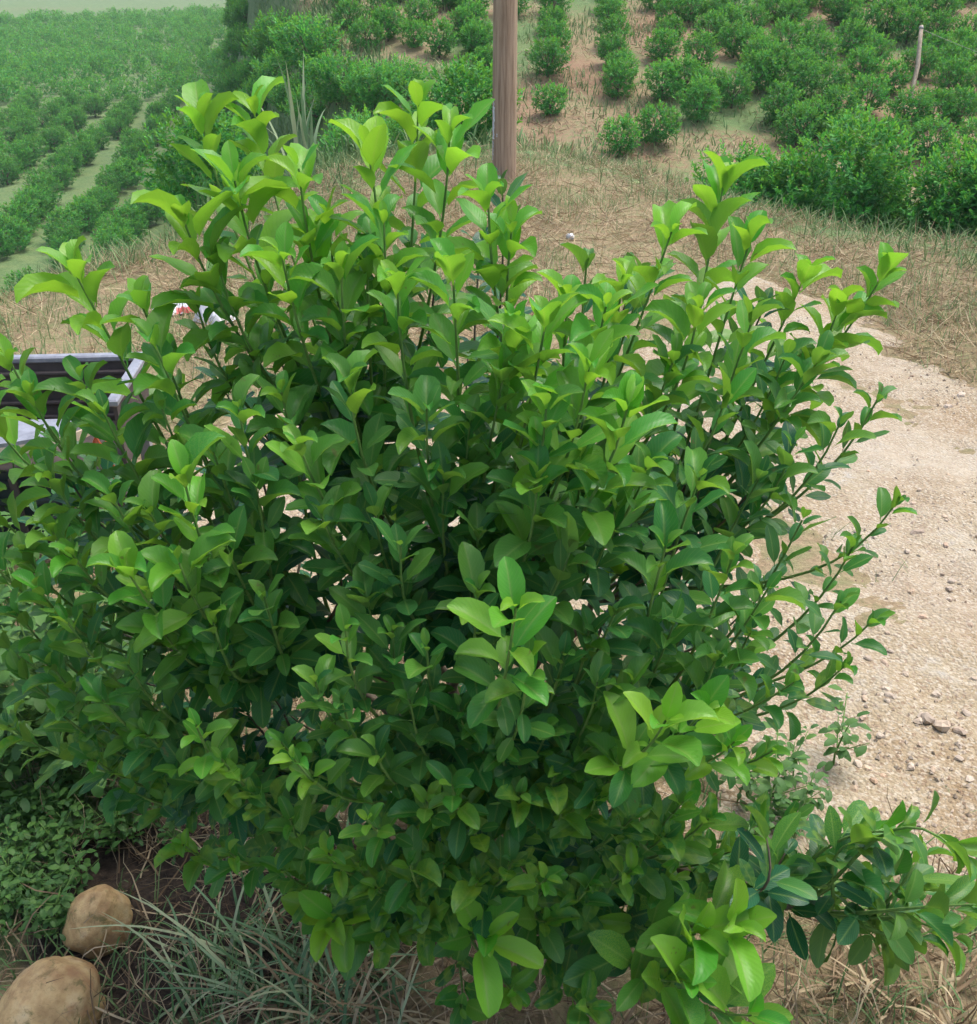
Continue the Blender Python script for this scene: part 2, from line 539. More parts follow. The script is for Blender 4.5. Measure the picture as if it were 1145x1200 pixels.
rx, ry = np.arange(-2.2, 5.0, 0.025), np.arange(-0.4, 6.9, 0.025)
X, Y = np.meshgrid(rx, ry)
rm = poly_sd(X, Y, ROAD) + 0.45 * fbm(X * 2.3, Y * 2.3, 4, 11)
off = np.clip(rm * 0.10, -0.03, 0.014)
Zr = H(X, Y) + off + fbm(X * 9, Y * 9, 3, 12) * 0.010 + fbm(X * 2.2 + Y * 0.8, Y * 0.7, 2, 14) * 0.03 * sstep(0.0, 0.35, rm)
idx = np.arange(X.size).reshape(X.shape)
F = np.stack([idx[:-1, :-1], idx[:-1, 1:], idx[1:, 1:], idx[1:, :-1]], -1).reshape(-1, 4)
keep = off.ravel()[F].max(1) > -0.012
F = F[keep]
used, inv = np.unique(F.ravel(), return_inverse=True)
link('gravel_road', mesh_np('gravel_road', np.stack([X, Y, Zr], -1).reshape(-1, 3)[used], inv.reshape(-1, 4), M_ROAD), kind='structure')

def road_mask(x, y):
    return poly_sd(x, y, ROAD) + 0.45 * fbm(x * 2.3, y * 2.3, 4, 11)

def road_h(x, y):
    m_ = road_mask(x, y)
    return H(x, y) + np.clip(m_ * 0.10, -0.03, 0.014) + fbm(x * 2.2 + y * 0.8, y * 0.7, 2, 14) * 0.03 * sstep(0.0, 0.35, m_)

# ------------------------------------------------------------------ templates
def leaf_template(width=0.46, fold=0.25, curl=0.7, twist=0.0, wave=0.02, pet=0.10, nl=6, nw=4, side=0.0, seed=0, bite=False):
    rg = random.Random(seed)
    V, U = [], []
    y, z, th = 0.0, 0.0, 0.0
    rows = [-pet, 0.02] + [0.02 + 0.98 * (0.5 - 0.5 * math.cos(math.pi * (i / nl) )) * 0.65 + 0.98 * 0.35 * i / nl for i in range(1, nl)] + [1.0]
    cen, prev = [], rows[0]
    for r in rows:
        dl = r - prev
        y += dl * math.cos(th)
        z += dl * math.sin(th)
        cen.append((y, z, th))
        if r >= 0:
            th -= curl * dl * (0.6 + 0.8 * r) if dl else 0
        prev = r
    ph = rg.random() * 6
    for r, (yy, zz, t_) in zip(rows, cen):
        if r <= 0.02:
            hw = 0.012 if r < 0 else 0.02
        elif r >= 1.0:
            hw = 0.022
        else:
            hw = width / 2 * (math.sin(math.pi * r ** 1.08)) ** 0.60
        tw = twist * max(r, 0)
        for j in range(nw + 1):
            s = j / nw * 2 - 1
            xx = s * hw * (0.5 if (bite and s > 0 and 0.4 < r < 0.8) else 1.0)
            lift = fold * abs(xx) ** 1.15 * 1.1 + wave * math.sin(9 * r + ph + s * 2) * abs(s)
            if r < 0.03 or r >= 1:
                lift = 0
            xr, lr = xx * math.cos(tw) - lift * math.sin(tw), xx * math.sin(tw) + lift * math.cos(tw)
            V.append((xr + side * max(r, 0) ** 2, yy - lr * math.sin(t_), zz + lr * math.cos(t_)))
            U.append((j / nw, max(r, 0)))
    V = np.array(V)
    V[:, 1] += pet
    k = nw + 1
    F = np.array([(i * k + j, i * k + j + 1, (i + 1) * k + j + 1, (i + 1) * k + j) for i in range(len(rows) - 1) for j in range(nw)])
    return V, F, np.array(U)

LEAVES = []
for i in range(8):       # mature
    LEAVES.append(leaf_template(0.45 + 0.025 * (i % 3), 0.12 + 0.07 * (i % 4), 0.15 + 0.19 * (i % 4), (-0.35 + 0.1 * i), 0.02, seed=i, side=0.05 * ((i % 3) - 1), bite=(i == 6)))
for i in range(8):       # young: wider, strongly folded or recurved
    LEAVES.append(leaf_template(0.46 + 0.035 * (i % 3), 0.30 + 0.28 * (i % 4), 0.35 + 0.28 * (i % 4), (-0.3 + 0.09 * i), 0.03, seed=30 + i, side=0.06 * ((i % 3) - 1)))
MINI = [(np.array([(0, 0, 0), (0.24, 0.5, 0.08), (0, 1, -0.12 * i), (-0.24, 0.5, 0.08)], float), np.array([(0, 1, 2), (0, 2, 3)]),
         np.array([(0.5, 0), (1, 0.5), (0.5, 1), (0, 0.5)], float)) for i in range(3)]

def blade_template(bend, wid=0.02, nseg=5, kink=0.0, seed=0):
    rg = random.Random(seed)
    V, U = [], []
    x = y = z = 0.0
    th = 0.0
    for i in range(nseg + 1):
        r = i / nseg
        w = wid / 2 * (1 - r ** 2.2) + 0.0006
        V += [(x - w, y, z), (x + w, y, z)]
        U += [(0, r), (1, r)]
        th += bend / nseg * (0.4 + 1.2 * r) + kink * (rg.random() - 0.5)
        x += kink * 0.12 * (rg.random() - 0.5)
        y += math.sin(th) / nseg
        z += math.cos(th) / nseg
    F = np.array([(2 * i, 2 * i + 1, 2 * i + 3, 2 * i + 2) for i in range(nseg)])
    return np.array(V), F, np.array(U, float)

def strands(name, P, length, wid_rel, mat, tilt=(0.0, 0.5), bend=(0.3, 1.4), kink=0.3, nseg=4, rnd=None, seed=1, **kw):
    """blades rooted at P (N,3); tilt = lean from vertical in radians"""
    rg = np.random.default_rng(seed)
    N = len(P)
    T = [blade_template(bend[0] + (bend[1] - bend[0]) * i / 7, wid_rel, nseg, kink, seed + i) for i in range(8)]
    az = rg.random(N) * 2 * math.pi
    ti = tilt[0] + (tilt[1] - tilt[0]) * rg.random(N)
    d = np.stack([np.cos(az) * np.sin(ti), np.sin(az) * np.sin(ti), np.cos(ti)], -1)
    hz = np.stack([np.cos(az), np.sin(az), np.zeros(N)], -1) + 0.3 * rg.normal(size=(N, 3))
    Yx = norm(hz - d * np.sum(hz * d, -1, keepdims=True))
    R = np.stack([np.cross(Yx, d), Yx, d], -1) * np.asarray(length)[:, None, None]
    V, F, U, I = join_inst(T, rg.integers(0, 8, N), R, P)
    r = rg.random(N) if rnd is None else rnd
    return link(name, mesh_np(name, V, F, mat, U, {'rnd': r[I]}), **kw)

def scatter(n_, x0, x1, y0, y1, accept, seed):
    rg = np.random.default_rng(seed)
    out, tot = [], 0
    while tot < n_:
        x, y = rg.uniform(x0, x1, 4 * n_), rg.uniform(y0, y1, 4 * n_)
        p = accept(x, y)
        k = rg.random(4 * n_) < p
        out.append(np.stack([x[k], y[k], H(x[k], y[k])], -1))
        tot += k.sum()
        if len(out) > 12:
            break
    P = np.concatenate(out)
    rg.shuffle(P)
    return P[:n_]

# ------------------------------------------------------------------ the citrus bush in front
CC, CR = np.array([-0.10, 1.58, 0.74]), np.array([0.80, 0.60, 0.72])
BASE = np.array([-0.05, 1.66, float(H(-0.05, 1.66))])

def crown_hit(px, py):
    o, d = (np.array([0, 0, CAM_Z]) - CC) / CR, ray(px, py) / CR
    a, b, c = d @ d, o @ d, o @ o - 1
    disc = b * b - a * c
    return (-b - math.sqrt(disc)) / a if disc > 0 else -b / a

# stem tips: px, py, age, leaf length (m), leafy length (m), depth offset
SH = [
 (234,132,1,.10,.32,-.04),(297,128,1,.10,.30,-.02),(350,198,1,.105,.30,-.04),(432,180,.95,.10,.30,-.03),(490,122,1,.10,.32,-.02),(527,158,1,.095,.26,-.04),
 (275,212,.95,.105,.28,-.06),(215,258,1,.105,.26,-.06),(87,318,1,.105,.28,-.07),(165,355,.9,.08,.22,.02),(10,420,.8,.085,.25,-.05),(230,355,.6,.07,.22,.08),
 (385,255,.8,.085,.26,.1),(572,232,1,.09,.28,-.02),(600,268,.95,.09,.26,.02),(530,310,.9,.085,.25,-.04),(465,330,.9,.085,.26,0),(430,300,.7,.085,.26,.06),
 (640,375,1,.09,.28,-.06),(710,360,1,.09,.28,-.05),(600,380,.8,.085,.25,0),(690,430,.9,.09,.26,-.1),(735,480,.95,.09,.24,-.12),(640,480,.7,.09,.25,-.08),
 (848,218,1,.105,.32,-.02),(787,272,.95,.09,.28,.02),(880,280,1,.095,.28,-.03),(945,320,.9,.085,.26,.03),(1035,322,1,.1,.26,-.02),(985,355,.95,.09,.26,-.03),(960,420,.6,.085,.26,0),
 (1030,465,.55,.06,.24,.0),(985,495,.4,.07,.22,.05),(920,420,.4,.085,.25,.1),(1050,590,.55,.065,.20,.0),(1000,640,.5,.07,.24,0),(1025,725,.5,.065,.24,0),(985,705,.45,.065,.22,-.05),
 (990,780,.5,.065,.22,0),(930,800,.5,.065,.24,-.04),(900,690,.5,.075,.24,-.05),(860,650,.5,.08,.25,-.05),(940,610,.35,.075,.24,.05),(890,560,.3,.085,.25,.08),(820,560,.4,.085,.26,0),
 (850,470,.45,.085,.26,.05),(790,420,.6,.085,.25,.05),(780,640,.5,.08,.25,-.05),(720,600,.35,.085,.25,.0),(760,540,.5,.085,.25,-.02),
 (40,470,.7,.085,.24,-.02),(120,480,.6,.085,.26,0),(215,560,.9,.085,.22,-.08),(60,560,.5,.08,.24,0),(30,650,.6,.07,.24,0),(85,650,.65,.065,.22,-.02),(150,670,.85,.09,.24,-.1),
 (210,660,.8,.085,.24,-.06),(80,730,.6,.07,.24,-.04),(20,720,.5,.075,.22,0),(25,790,.4,.08,.24,0),(150,780,.4,.08,.24,-.05),(110,890,.5,.075,.24,-.02),(190,740,.45,.08,.25,0),
 (230,850,.75,.065,.20,-.08),(260,890,.6,.065,.2,-.06),(345,890,.75,.06,.20,-.1),(330,870,.6,.06,.2,-.05),(215,990,.6,.075,.2,-.04),(270,1000,.6,.065,.22,-.04),(385,1000,.7,.06,.22,-.08),(430,960,.7,.06,.2,-.1),
 (405,740,.6,.065,.22,-.05),(370,800,.5,.065,.22,-.06),(265,640,.5,.08,.25,0),(350,520,.7,.08,.26,-.03),(375,600,.5,.08,.26,0),(470,640,.4,.08,.26,0),(560,620,.4,.08,.25,.03),
 (440,600,.4,.085,.25,.05),(500,480,.5,.085,.26,0),(330,460,.5,.08,.26,.05),(280,480,.5,.08,.26,0),(410,450,.5,.085,.26,0),(550,500,.45,.085,.26,.05),(590,440,.6,.085,.26,0),
 (605,712,1,.088,.14,-.14),(620,770,.7,.075,.2,-.1),(560,690,.5,.08,.22,-.03),(670,640,.45,.085,.25,-.03),(720,720,.4,.08,.25,0),(530,920,.6,.075,.22,-.06),(500,760,.4,.075,.24,-.03),
 (400,820,.5,.07,.24,-.05),(590,790,.35,.08,.24,0),(480,820,.4,.075,.24,-.02),(440,880,.5,.075,.24,-.05),(640,860,.35,.08,.24,0),(700,930,.4,.08,.24,-.02),(560,850,.3,.08,.24,0),
 (780,845,1,.105,.16,-.14),(825,835,1,.10,.16,-.12),(860,870,.95,.075,.2,-.08),(740,880,.7,.08,.22,-.06),(905,880,.8,.065,.22,-.02),(700,870,.5,.08,.22,0),(800,940,.6,.075,.24,-.04),
 (740,1020,.6,.07,.24,-.08),(790,1030,.6,.07,.22,-.06),(640,1030,.7,.065,.22,-.1),(690,1040,.5,.075,.22,-.06),(570,1100,.95,.115,.16,-.17),(600,1010,.4,.08,.24,-.02),(480,1010,.5,.075,.22,-.05),
 (440,1040,.55,.08,.22,-.06),(390,1080,.8,.11,.16,-.06),(500,940,.5,.075,.24,-.04),(560,970,.4,.08,.24,0),(660,950,.4,.08,.24,0),(340,960,.5,.07,.24,-.02),(300,930,.4,.075,.24,0),
 (815,1095,1,.125,.20,-.22),(860,1085,1,.125,.12,-.22),(800,1150,.95,.12,.14,-.22),(880,1190,.8,.12,.16,-.18),(650,1120,.4,.085,.22,-.08),(720,1110,.45,.085,.22,-.1),(600,1160,.6,.08,.2,-.12),(690,1180,.5,.085,.2,-.14),(540,1180,.5,.08,.18,-.1),
 (-25,470,.8,.085,.28,-.02),(-40,560,.6,.08,.28,0),(-20,640,.6,.08,.26,-.03),(-35,720,.5,.08,.28,0),(45,690,.6,.075,.24,-.05),(60,780,.5,.08,.26,-.04),(10,850,.45,.085,.24,0),
 (-30,820,.5,.085,.26,0),(75,840,.5,.08,.24,-.04),(120,820,.55,.08,.24,-.06),(170,860,.5,.08,.24,-.04),(160,930,.45,.08,.2,0),(210,900,.4,.08,.22,-.02),(60,620,.6,.08,.26,0),
 (95,445,.7,.085,.26,.0),(130,580,.6,.08,.28,0),(175,600,.6,.08,.28,.03),(190,480,.6,.08,.28,.05),(250,530,.5,.08,.3,.04),(300,570,.5,.08,.3,.03),
 (310,700,.45,.08,.28,0),(250,730,.5,.08,.28,-.02),(180,690,.5,.08,.28,0),(430,700,.45,.08,.28,.03),(520,560,.5,.08,.3,.04),(680,540,.5,.08,.3,.03),(630,560,.6,.085,.34,-.05),(930,520,.45,.075,.28,.05),
 (830,960,.5,.08,.26,-.03),(870,990,.4,.085,.26,-.02),(850,1040,.35,.09,.24,-.03),(905,1040,.3,.09,.24,.0),(780,980,.45,.085,.26,-.04),(930,960,.35,.085,.24,.0),(760,1070,.45,.085,.24,-.06),(830,1010,.4,.085,.26,0),(740,960,.45,.085,.26,-.02),(610,930,.45,.08,.26,-.02),(560,1030,.45,.085,.24,-.04),(500,1080,.5,.085,.22,-.04),(640,1080,.5,.085,.24,-.06),(450,1090,.5,.085,.2,-.04),
 (700,800,.45,.08,.28,-.02),(660,770,.4,.08,.28,0),(740,800,.45,.08,.28,0),(690,740,.4,.08,.28,.02),(840,770,.45,.08,.26,-.02),(790,730,.4,.08,.28,.0),(880,740,.45,.075,.26,-.02),(650,910,.4,.08,.26,0),(590,880,.4,.08,.26,0),(540,830,.4,.08,.26,0),(460,740,.4,.08,.28,0),(520,1010,.4,.08,.24,0),(420,1010,.5,.08,.22,-.03),(330,1020,.5,.08,.2,-.02),
 (880,380,.7,.085,.3,.03),(820,360,.8,.085,.3,.0),(730,330,.9,.085,.3,.03),(665,350,.9,.085,.3,.02),(450,260,.9,.085,.3,.02),(400,320,.8,.085,.3,.02),(330,300,.9,.085,.3,-.02),(255,310,.8,.085,.28,.02),(180,400,.7,.085,.28,.0),
]
# low branch reaching out to the right
LOWR = [(1045,975,.75,.075,.16),(1125,1000,.7,.075,.16),(960,1010,.35,.075,.22),(1070,1060,.55,.075,.2),(1140,1060,.6,.075,.2),(1060,1100,.4,.07,.18),(920,1000,.3,.075,.2),(1100,1085,.5,.07,.2),(895,970,.25,.075,.22),(1035,1035,.45,.085,.2),(960,1050,.35,.085,.2),(1090,1035,.5,.08,.2),(925,1065,.3,.085,.2),(1010,985,.6,.08,.18),(1080,1000,.6,.08,.18),(1120,1100,.6,.075,.18)]

rg = np.random.default_rng(11)
shoots = []     # (tip, dir, age, leaf len, leafy len, group)
axis_c = np.array([CC[0], CC[1], 0.35])
for (px, py, age, ll, L, do) in SH:
    tip = at(px, py, crown_hit(px, py) + do)
    age = min(1.0, age + 0.08)
    outv = norm(tip - axis_c)
    up_w = 1.7 if tip[2] > 0.85 else (1.25 if tip[2] > 0.55 else 0.85)
    L *= 1.45 if tip[2] > 0.8 else 1.2
    d = norm(outv * np.array([1, 1, 0.5]) * 0.75 + np.array([0, 0, up_w]) + rg.normal(size=3) * 0.13)
    shoots.append([tip, d, age, ll, L, 0])
for (px, py, age, ll, L) in LOWR:
    ll *= 1.2
    tip = at(px, py, 1.56 + 0.09 * rg.normal())
    d = norm(np.array([0.5, -0.1, 0.5]) + rg.normal(size=3) * 0.35)
    shoots.append([tip, d, age, ll, L, 1])
# fill: the sides and the back of the crown, and shoots inside it
nfill = 0
while nfill < 85:
    v = norm(rg.normal(size=3))
    r = rg.uniform(0.55, 1.0)
    tip = CC + v * CR * r * np.array([0.97, 1.0, 0.88])
    if tip[2] < 0.22:
        continue
    px, py, dd = to_px(tip)
    front = crown_hit(px, py)
    if dd < front + 0.12 and r > 0.8:
        continue
    outv = norm(tip - axis_c)
    d = norm(outv * np.array([1, 1, 0.4]) * 0.8 + np.array([0, 0, 1.2]) + rg.normal(size=3) * 0.2)
    shoots.append([tip, d, float(np.clip(rg.uniform(-0.4, 0.25) + (0.3 if tip[2] > 1.2 else 0), 0, 1)), rg.uniform(.07, .09), rg.uniform(.2, .32), 0])
    nfill += 1

# main stems: k-means over shoot tips
tips = np.array([s[0] for s in shoots])
fixed = np.array([s[5] for s in shoots])
K = 15
rel = (tips - BASE) / np.array([1, 1, 1.3])
cen = rel[rg.choice(len(tips), K, replace=False)]
for it in range(12):
    lab = np.argmin(((rel[:, None] - cen[None]) ** 2).sum(-1), 1)
    for k in range(K):
        if (lab == k).any():
            cen[k] = rel[lab == k].mean(0)
lab[fixed == 1] = K
bush = link('citrus_bush', None, loc=tuple(BASE), label='large leafy green citrus bush with lime young shoots beside the gravel road', cat='citrus bush')

def bez(a, b, c, n_):
    t = np.linspace(0, 1, n_)[:, None]
    return a * (1 - t) ** 2 + 2 * b * t * (1 - t) + c * t * t

def bez3(a, b, c, d, n_):
    t = np.linspace(0, 1, n_)[:, None]
    return a * (1 - t) ** 3 + 3 * b * t * (1 - t) ** 2 + 3 * c * t * t * (1 - t) + d * t ** 3

def arclen(p):
    return np.concatenate([[0], np.cumsum(np.linalg.norm(np.diff(p, axis=0), axis=1))])

def attr_along(p, n_):
    s = arclen(p)
    return p, s

LF = dict(Y=[], Z=[], L=[], s=[], age=[], rnd=[], mot=[], pick=[])
def add_leaf(p, yd, zd, size, age, mot):
    LF['L'].append(p); LF['Y'].append(yd); LF['Z'].append(zd); LF['s'].append(size)
    LF['age'].append(age); LF['rnd'].append(rg.random()); LF['mot'].append(mot)
    LF['pick'].append(int(rg.integers(8, 16)) if age > 0.45 else int(rg.integers(0, 8)))

UP = np.array([0, 0, 1.0])
def leafy_shoot(path, L, age, ll, ph, p_old=True):
    s = arclen(path)
    tot = s[-1]
    L = min(L, tot * 0.95)
    T = norm(np.gradient(path, axis=0))
    pos, i = tot, 0
    while pos > tot - L - (0.16 if p_old else 0.0):
        f = (tot - pos) / max(L, 1e-3)
        if f > 1 and rg.random() < 0.45:
            pos -= 0.03
            i += 1
            continue
        p = np.array([np.interp(pos, s, path[:, k]) for k in range(3)])
        t = norm(np.array([np.interp(pos, s, T[:, k]) for k in range(3)]))
        ph += math.radians(137.5) + rg.normal() * 0.15
        ref = np.cross(t, np.array([0.3, 0.9, 0.2]))
        ref = norm(ref)
        rad = math.cos(ph) * ref + math.sin(ph) * np.cross(t, ref)
        a = math.radians(24 + 43 * min(f * 1.5, 1.0) + rg.normal() * 9)
        yd = t * math.cos(a) + rad * math.sin(a)
        zd = norm(t + UP * 0.45)
        grow = 0.5 + 0.5 * min(1, i / 3.0)
        size = ll * (0.77 if p[2] > 0.95 else (0.70 if p[2] > 0.5 else 0.78)) * grow * rg.uniform(0.66, 1.2) * (1 if f < 1 else 1.05)
        ag = np.clip(age * (1.05 - 0.75 * f) + rg.normal() * 0.10, 0, 1)
        mot = 1.0 if (p[2] < 0.72 and 0.2 < ag < 0.8 and rg.random() < 0.45) else (0.5 if rg.random() < 0.05 else 0.0)
        if f > 0.8 and rg.random() < 0.02:
            ag, mot = 1.0, 1.0
        add_leaf(p, yd, zd, size / 1.1, float(ag), mot)
        pos -= rg.uniform(0.0105, 0.0185) * (0.6 if i < 3 else 1.0)
        i += 1

for k in range(K + 1):
    ids = np.nonzero(lab == k)[0]
    if len(ids) == 0:
        continue
    m = tips[ids].mean(0)
    st = BASE + np.append(rg.normal(size=2) * 0.035, 0.0)
    st[2] = float(H(st[0], st[1])) - 0.01
    if k == K:
        end = at(1010, 1075, 1.62)
        path = bez3(st, st + np.array([0.1, -0.1, 0.28]), at(820, 1060, 1.60), end, 16)
    else:
        end = st + (m - st) * 0.62
        path = bez(st, st + np.array([(end - st)[0] * 0.25, (end - st)[1] * 0.25, (end - st)[2] * 0.6 + 0.05]), end, 14)
    path[1:-1] += rg.normal(size=(len(path) - 2, 3)) * 0.006
    V, F = tube(path, np.linspace(0.013, 0.0055, len(path)), 7)
    br = link('branch', mesh_np('branch', V - BASE, F, M_BARK), bush)
    sl = arclen(path)
    twigs = []
    for i in ids:
        tip, d, age, ll, L, g = shoots[i]
        dist = np.linalg.norm(path - tip, axis=1) + np.where(np.arange(len(path)) < 5, 9, 0)
        j = int(np.clip(np.argmin(dist) - rg.integers(0, 3), 5, len(path) - 1))
        a = path[j]
        ln = np.linalg.norm(tip - a)
        tg = norm(path[min(j + 1, len(path) - 1)] - path[j - 1])
        tp = bez3(a, a + (0.5 * tg + 0.5 * norm(tip - a)) * ln * 0.3, tip - d * min(ln * 0.45, 0.22), tip, 14)
        V, F = tube(tp, np.linspace(0.0042, 0.0014, len(tp)), 5, cap=False)
        link('twig', mesh_np('twig', V - BASE, F, M_TWIG if age > 0.3 else M_BARK), br)
        leafy_shoot(tp, L, age, ll, rg.random() * 6, g == 0)

for k_ in ('Y', 'Z', 'L', 's', 'age', 'rnd', 'mot', 'pick'):
    LF[k_] = np.array(LF[k_])
NL = len(LF['s'])
R = frames(LF['Y'], LF['Z'], LF['s'])
V, F, U, I = join_inst(LEAVES, LF['pick'], R, LF['L'])
# which leaves show largest: facing area over squared distance, tested against the whole crown
tree = BVHTree.FromPolygons([tuple(v) for v in V], [tuple(int(i) for i in f) for f in F])
camv = np.array([0, 0, CAM_Z])
cen = LF['L'] + R[:, :, 1] * 0.55
view = camv - cen
dist = np.linalg.norm(view, axis=1)
facing = np.abs(np.sum(norm(R[:, :, 2]) * norm(view), -1)) * 0.85 + 0.15
area = LF['s'] ** 2 * facing / dist ** 2
vis = np.zeros(NL)
for i in range(NL):
    for f_ in (0.3, 0.55, 0.8):
        q = LF['L'][i] + R[i, :, 1] * f_
        dv = q - camv
        dl = np.linalg.norm(dv)
        hit = tree.ray_cast(Vector(camv), Vector(dv / dl), dl - 0.012)
        vis[i] += 1 / 3 if hit[0] is None else 0
px, py, _ = to_px(cen)
inframe = (px > -30) & (px < 1175) & (py > -30) & (py < 1230)
score = area * vis * inframe
order = np.argsort(-score)
single = order[:300]
lm = []
for (tv, tf, tu) in LEAVES:
    lm.append(mesh_np('leaf', tv, tf, M_LEAF, tu))
for i in single:
    o = link('leaf', lm[LF['pick'][i]], bush)
    o.matrix_local = Matrix.Translation(Vector(LF['L'][i] - BASE)) @ Matrix(R[i].tolist()).to_4x4()
    o['age'], o['rnd'], o['mot'] = float(LF['age'][i]), float(LF['rnd'][i]), float(LF['mot'][i])
rest = np.setdiff1d(np.arange(NL), single)
V, F, U, I = join_inst(LEAVES, LF['pick'][rest], R[rest], LF['L'][rest] - BASE)
link('leaves', mesh_np('leaves', V, F, M_LEAF, U, {'age': LF['age'][rest][I], 'rnd': LF['rnd'][rest][I], 'mot': LF['mot'][rest][I]}), bush, kind='stuff')
print('bush leaves', NL)

# ------------------------------------------------------------------ orchard bushes
def crown_mesh(name, seed, nsh, nlf, rad, hgt, leaf, mat, up=0.7, spike=0.22, low=0.06):
    g = np.random.default_rng(seed)
    v = norm(g.normal(size=(nsh, 3)) + np.array([0, 0, 0.15]))
    lump = 1 + 0.28 * vnoise(v[:, 0] * 2.2 + seed, v[:, 1] * 2.2 + v[:, 2] * 2.2, seed)
    r = g.uniform(0.45, 1.0, nsh) ** 0.6 * lump
    c = np.array([0, 0, hgt * 0.5 + low])
    tip = c + v * r[:, None] * np.array([rad, rad, hgt * 0.5])
    d = norm(v * np.array([1, 1, .6]) + np.array([0, 0, up]) + g.normal(size=(nsh, 3)) * 0.25)
    L = g.uniform(0.6, 1.2, nsh) * spike
    k = np.tile(np.arange(nlf) / nlf, nsh)
    P = np.repeat(tip, nlf, 0) - np.repeat(d * L[:, None], nlf, 0) * k[:, None]
    D = np.repeat(d, nlf, 0)
    az = g.random(nsh * nlf) * 6.283
    ref = norm(np.cross(D, np.array([0.3, 0.9, 0.1])))
    radv = np.cos(az)[:, None] * ref + np.sin(az)[:, None] * np.cross(D, ref)
    a = np.radians(25 + 50 * k + g.normal(size=nsh * nlf) * 12)
    Yd = D * np.cos(a)[:, None] + radv * np.sin(a)[:, None]
    s = leaf * (0.6 + 0.5 * np.minimum(1, k * 3)) * g.uniform(0.8, 1.25, nsh * nlf)
    P[:, 2] = np.maximum(P[:, 2], 0.03 + 0.1 * g.random(len(P)))
    Rr = frames(Yd, D + UP * 0.4, s)
    V, F, U, I = join_inst(MINI, g.integers(0, 3, len(P)), Rr, P)
    hgtf = (P[:, 2] / (hgt + low))
    age = np.clip((1 - k) * 0.85 * np.repeat(r, nlf) * (0.4 + 0.6 * hgtf) + g.normal(size=len(P)) * 0.1, 0, 1)
    return mesh_np(name, V, F, mat, U, {'age': age[I], 'rnd': g.random(len(P))[I], 'mot': np.zeros(len(I))}, smooth=False)

def trunk_mesh(name, seed, hgt):
    g = np.random.default_rng(seed)
    parts = [tube(np.array([(0, 0, -0.08), (0.01, 0, hgt * .12), (0.02, 0.01, hgt * .3)]), [0.035, 0.03, 0.025], 6)]
    for i in range(5):
        a = i * 1.3 + g.random()
        e = np.array([math.cos(a) * .28, math.sin(a) * .28, hgt * .62])
        parts.append(tube(bez(np.array([0.01, 0, hgt * .2]), np.array([e[0] * .5, e[1] * .5, hgt * .3]), e, 5), np.linspace(.018, .006, 5), 5))
    V, F = merge(parts)
    return mesh_np(name, V, F, M_BARK)

CROWNS = [crown_mesh('crown', 100 + i, 230, 9, 0.62 + 0.03 * (i % 3), 1.02 + 0.07 * (i % 4), 0.082, M_FAR, low=0.0) for i in range(7)]
BIGCROWNS = [crown_mesh('crown', 200 + i, 520, 12, 0.72, 1.30 + 0.1 * i, 0.062, M_FAR, spike=0.26, low=0.0) for i in range(4)]
TRUNKS = [trunk_mesh('trunk', 300 + i, 1.2) for i in range(3)]

def plant_bush(name, x, y, s, crown, trunk, label, cat, group, sz=1.0):
    z = float(H(x, y))
    root = link(name, None, loc=(x, y, z), label=label, cat=cat, group=group)
    root.rotation_euler = (0, 0, random.random() * 6.28)
    root.scale = (s, s, s * sz)
    link('trunk', trunk, root)
    link('crown', crown, root)
    return root

HILL_PX = []
zx = lambda a, b: (545 + a / 1.908, b / 1.908)
for a, b in [(190,262),(185,178),(196,130),(195,80),(200,40),(195,5),(345,352),(340,228),(345,190),(330,150),(330,112),(325,70),(320,34),(322,2),
             (425,325),(440,230),(490,218),(440,145),(455,112),(455,62),(430,25),(520,275),(595,250),(650,215),(560,58),(600,132),(640,140),(590,50),(585,95),
             (690,200),(712,130),(690,52),(722,70),(670,20),(770,110),(785,155),(810,222),(765,15),(830,50),(800,25),(825,290),(860,130),(850,62),(780,310),
             (895,262),(912,160),(950,215),(940,85),(925,18),(1010,20),(860,340),(985,300),(945,345),(1045,150),(985,105),(1080,225),(1085,30),(1100,290),(1120,100),
             (1030,365),(1085,180),(1140,250),(1130,10),(1145,365),(1060,60),(20,128),(45,185),(15,75),(-15,20),(700,290),(740,330),(540,235),(520,160),(545,105),(640,80),(660,165),(745,180),(750,230),(745,40),(880,15),(880,195),(890,95),(1000,60),(1010,180),(1040,285),(1100,140),(1140,160),(1050,100),(975,10),(500,60),(510,10)]:
    HILL_PX.append(zx(a, b))
for q in [(410,38),(448,28),(492,34),(541,50),(572,92),(400,8),(470,5),(520,12),(430,62),(485,60),(515,70),(455,50),(560,62),(600,20),(555,20)]:
    HILL_PX.append(q)
seen = []
for q in HILL_PX:
    p = ground_at(*q)
    if p[1] < 14 or p[1] > 60:
        continue
    seen.append((p[0], p[1]))
for i in range(12):      # rows go on above the frame
    seen.append((-4 + 2.0 * i + random.random() * .4, 34 + random.random() * 3))
ORD = ['first', 'second', 'third', 'fourth', 'fifth', 'sixth', 'seventh', 'eighth', 'ninth']
postg = ground_at(1066, 124)
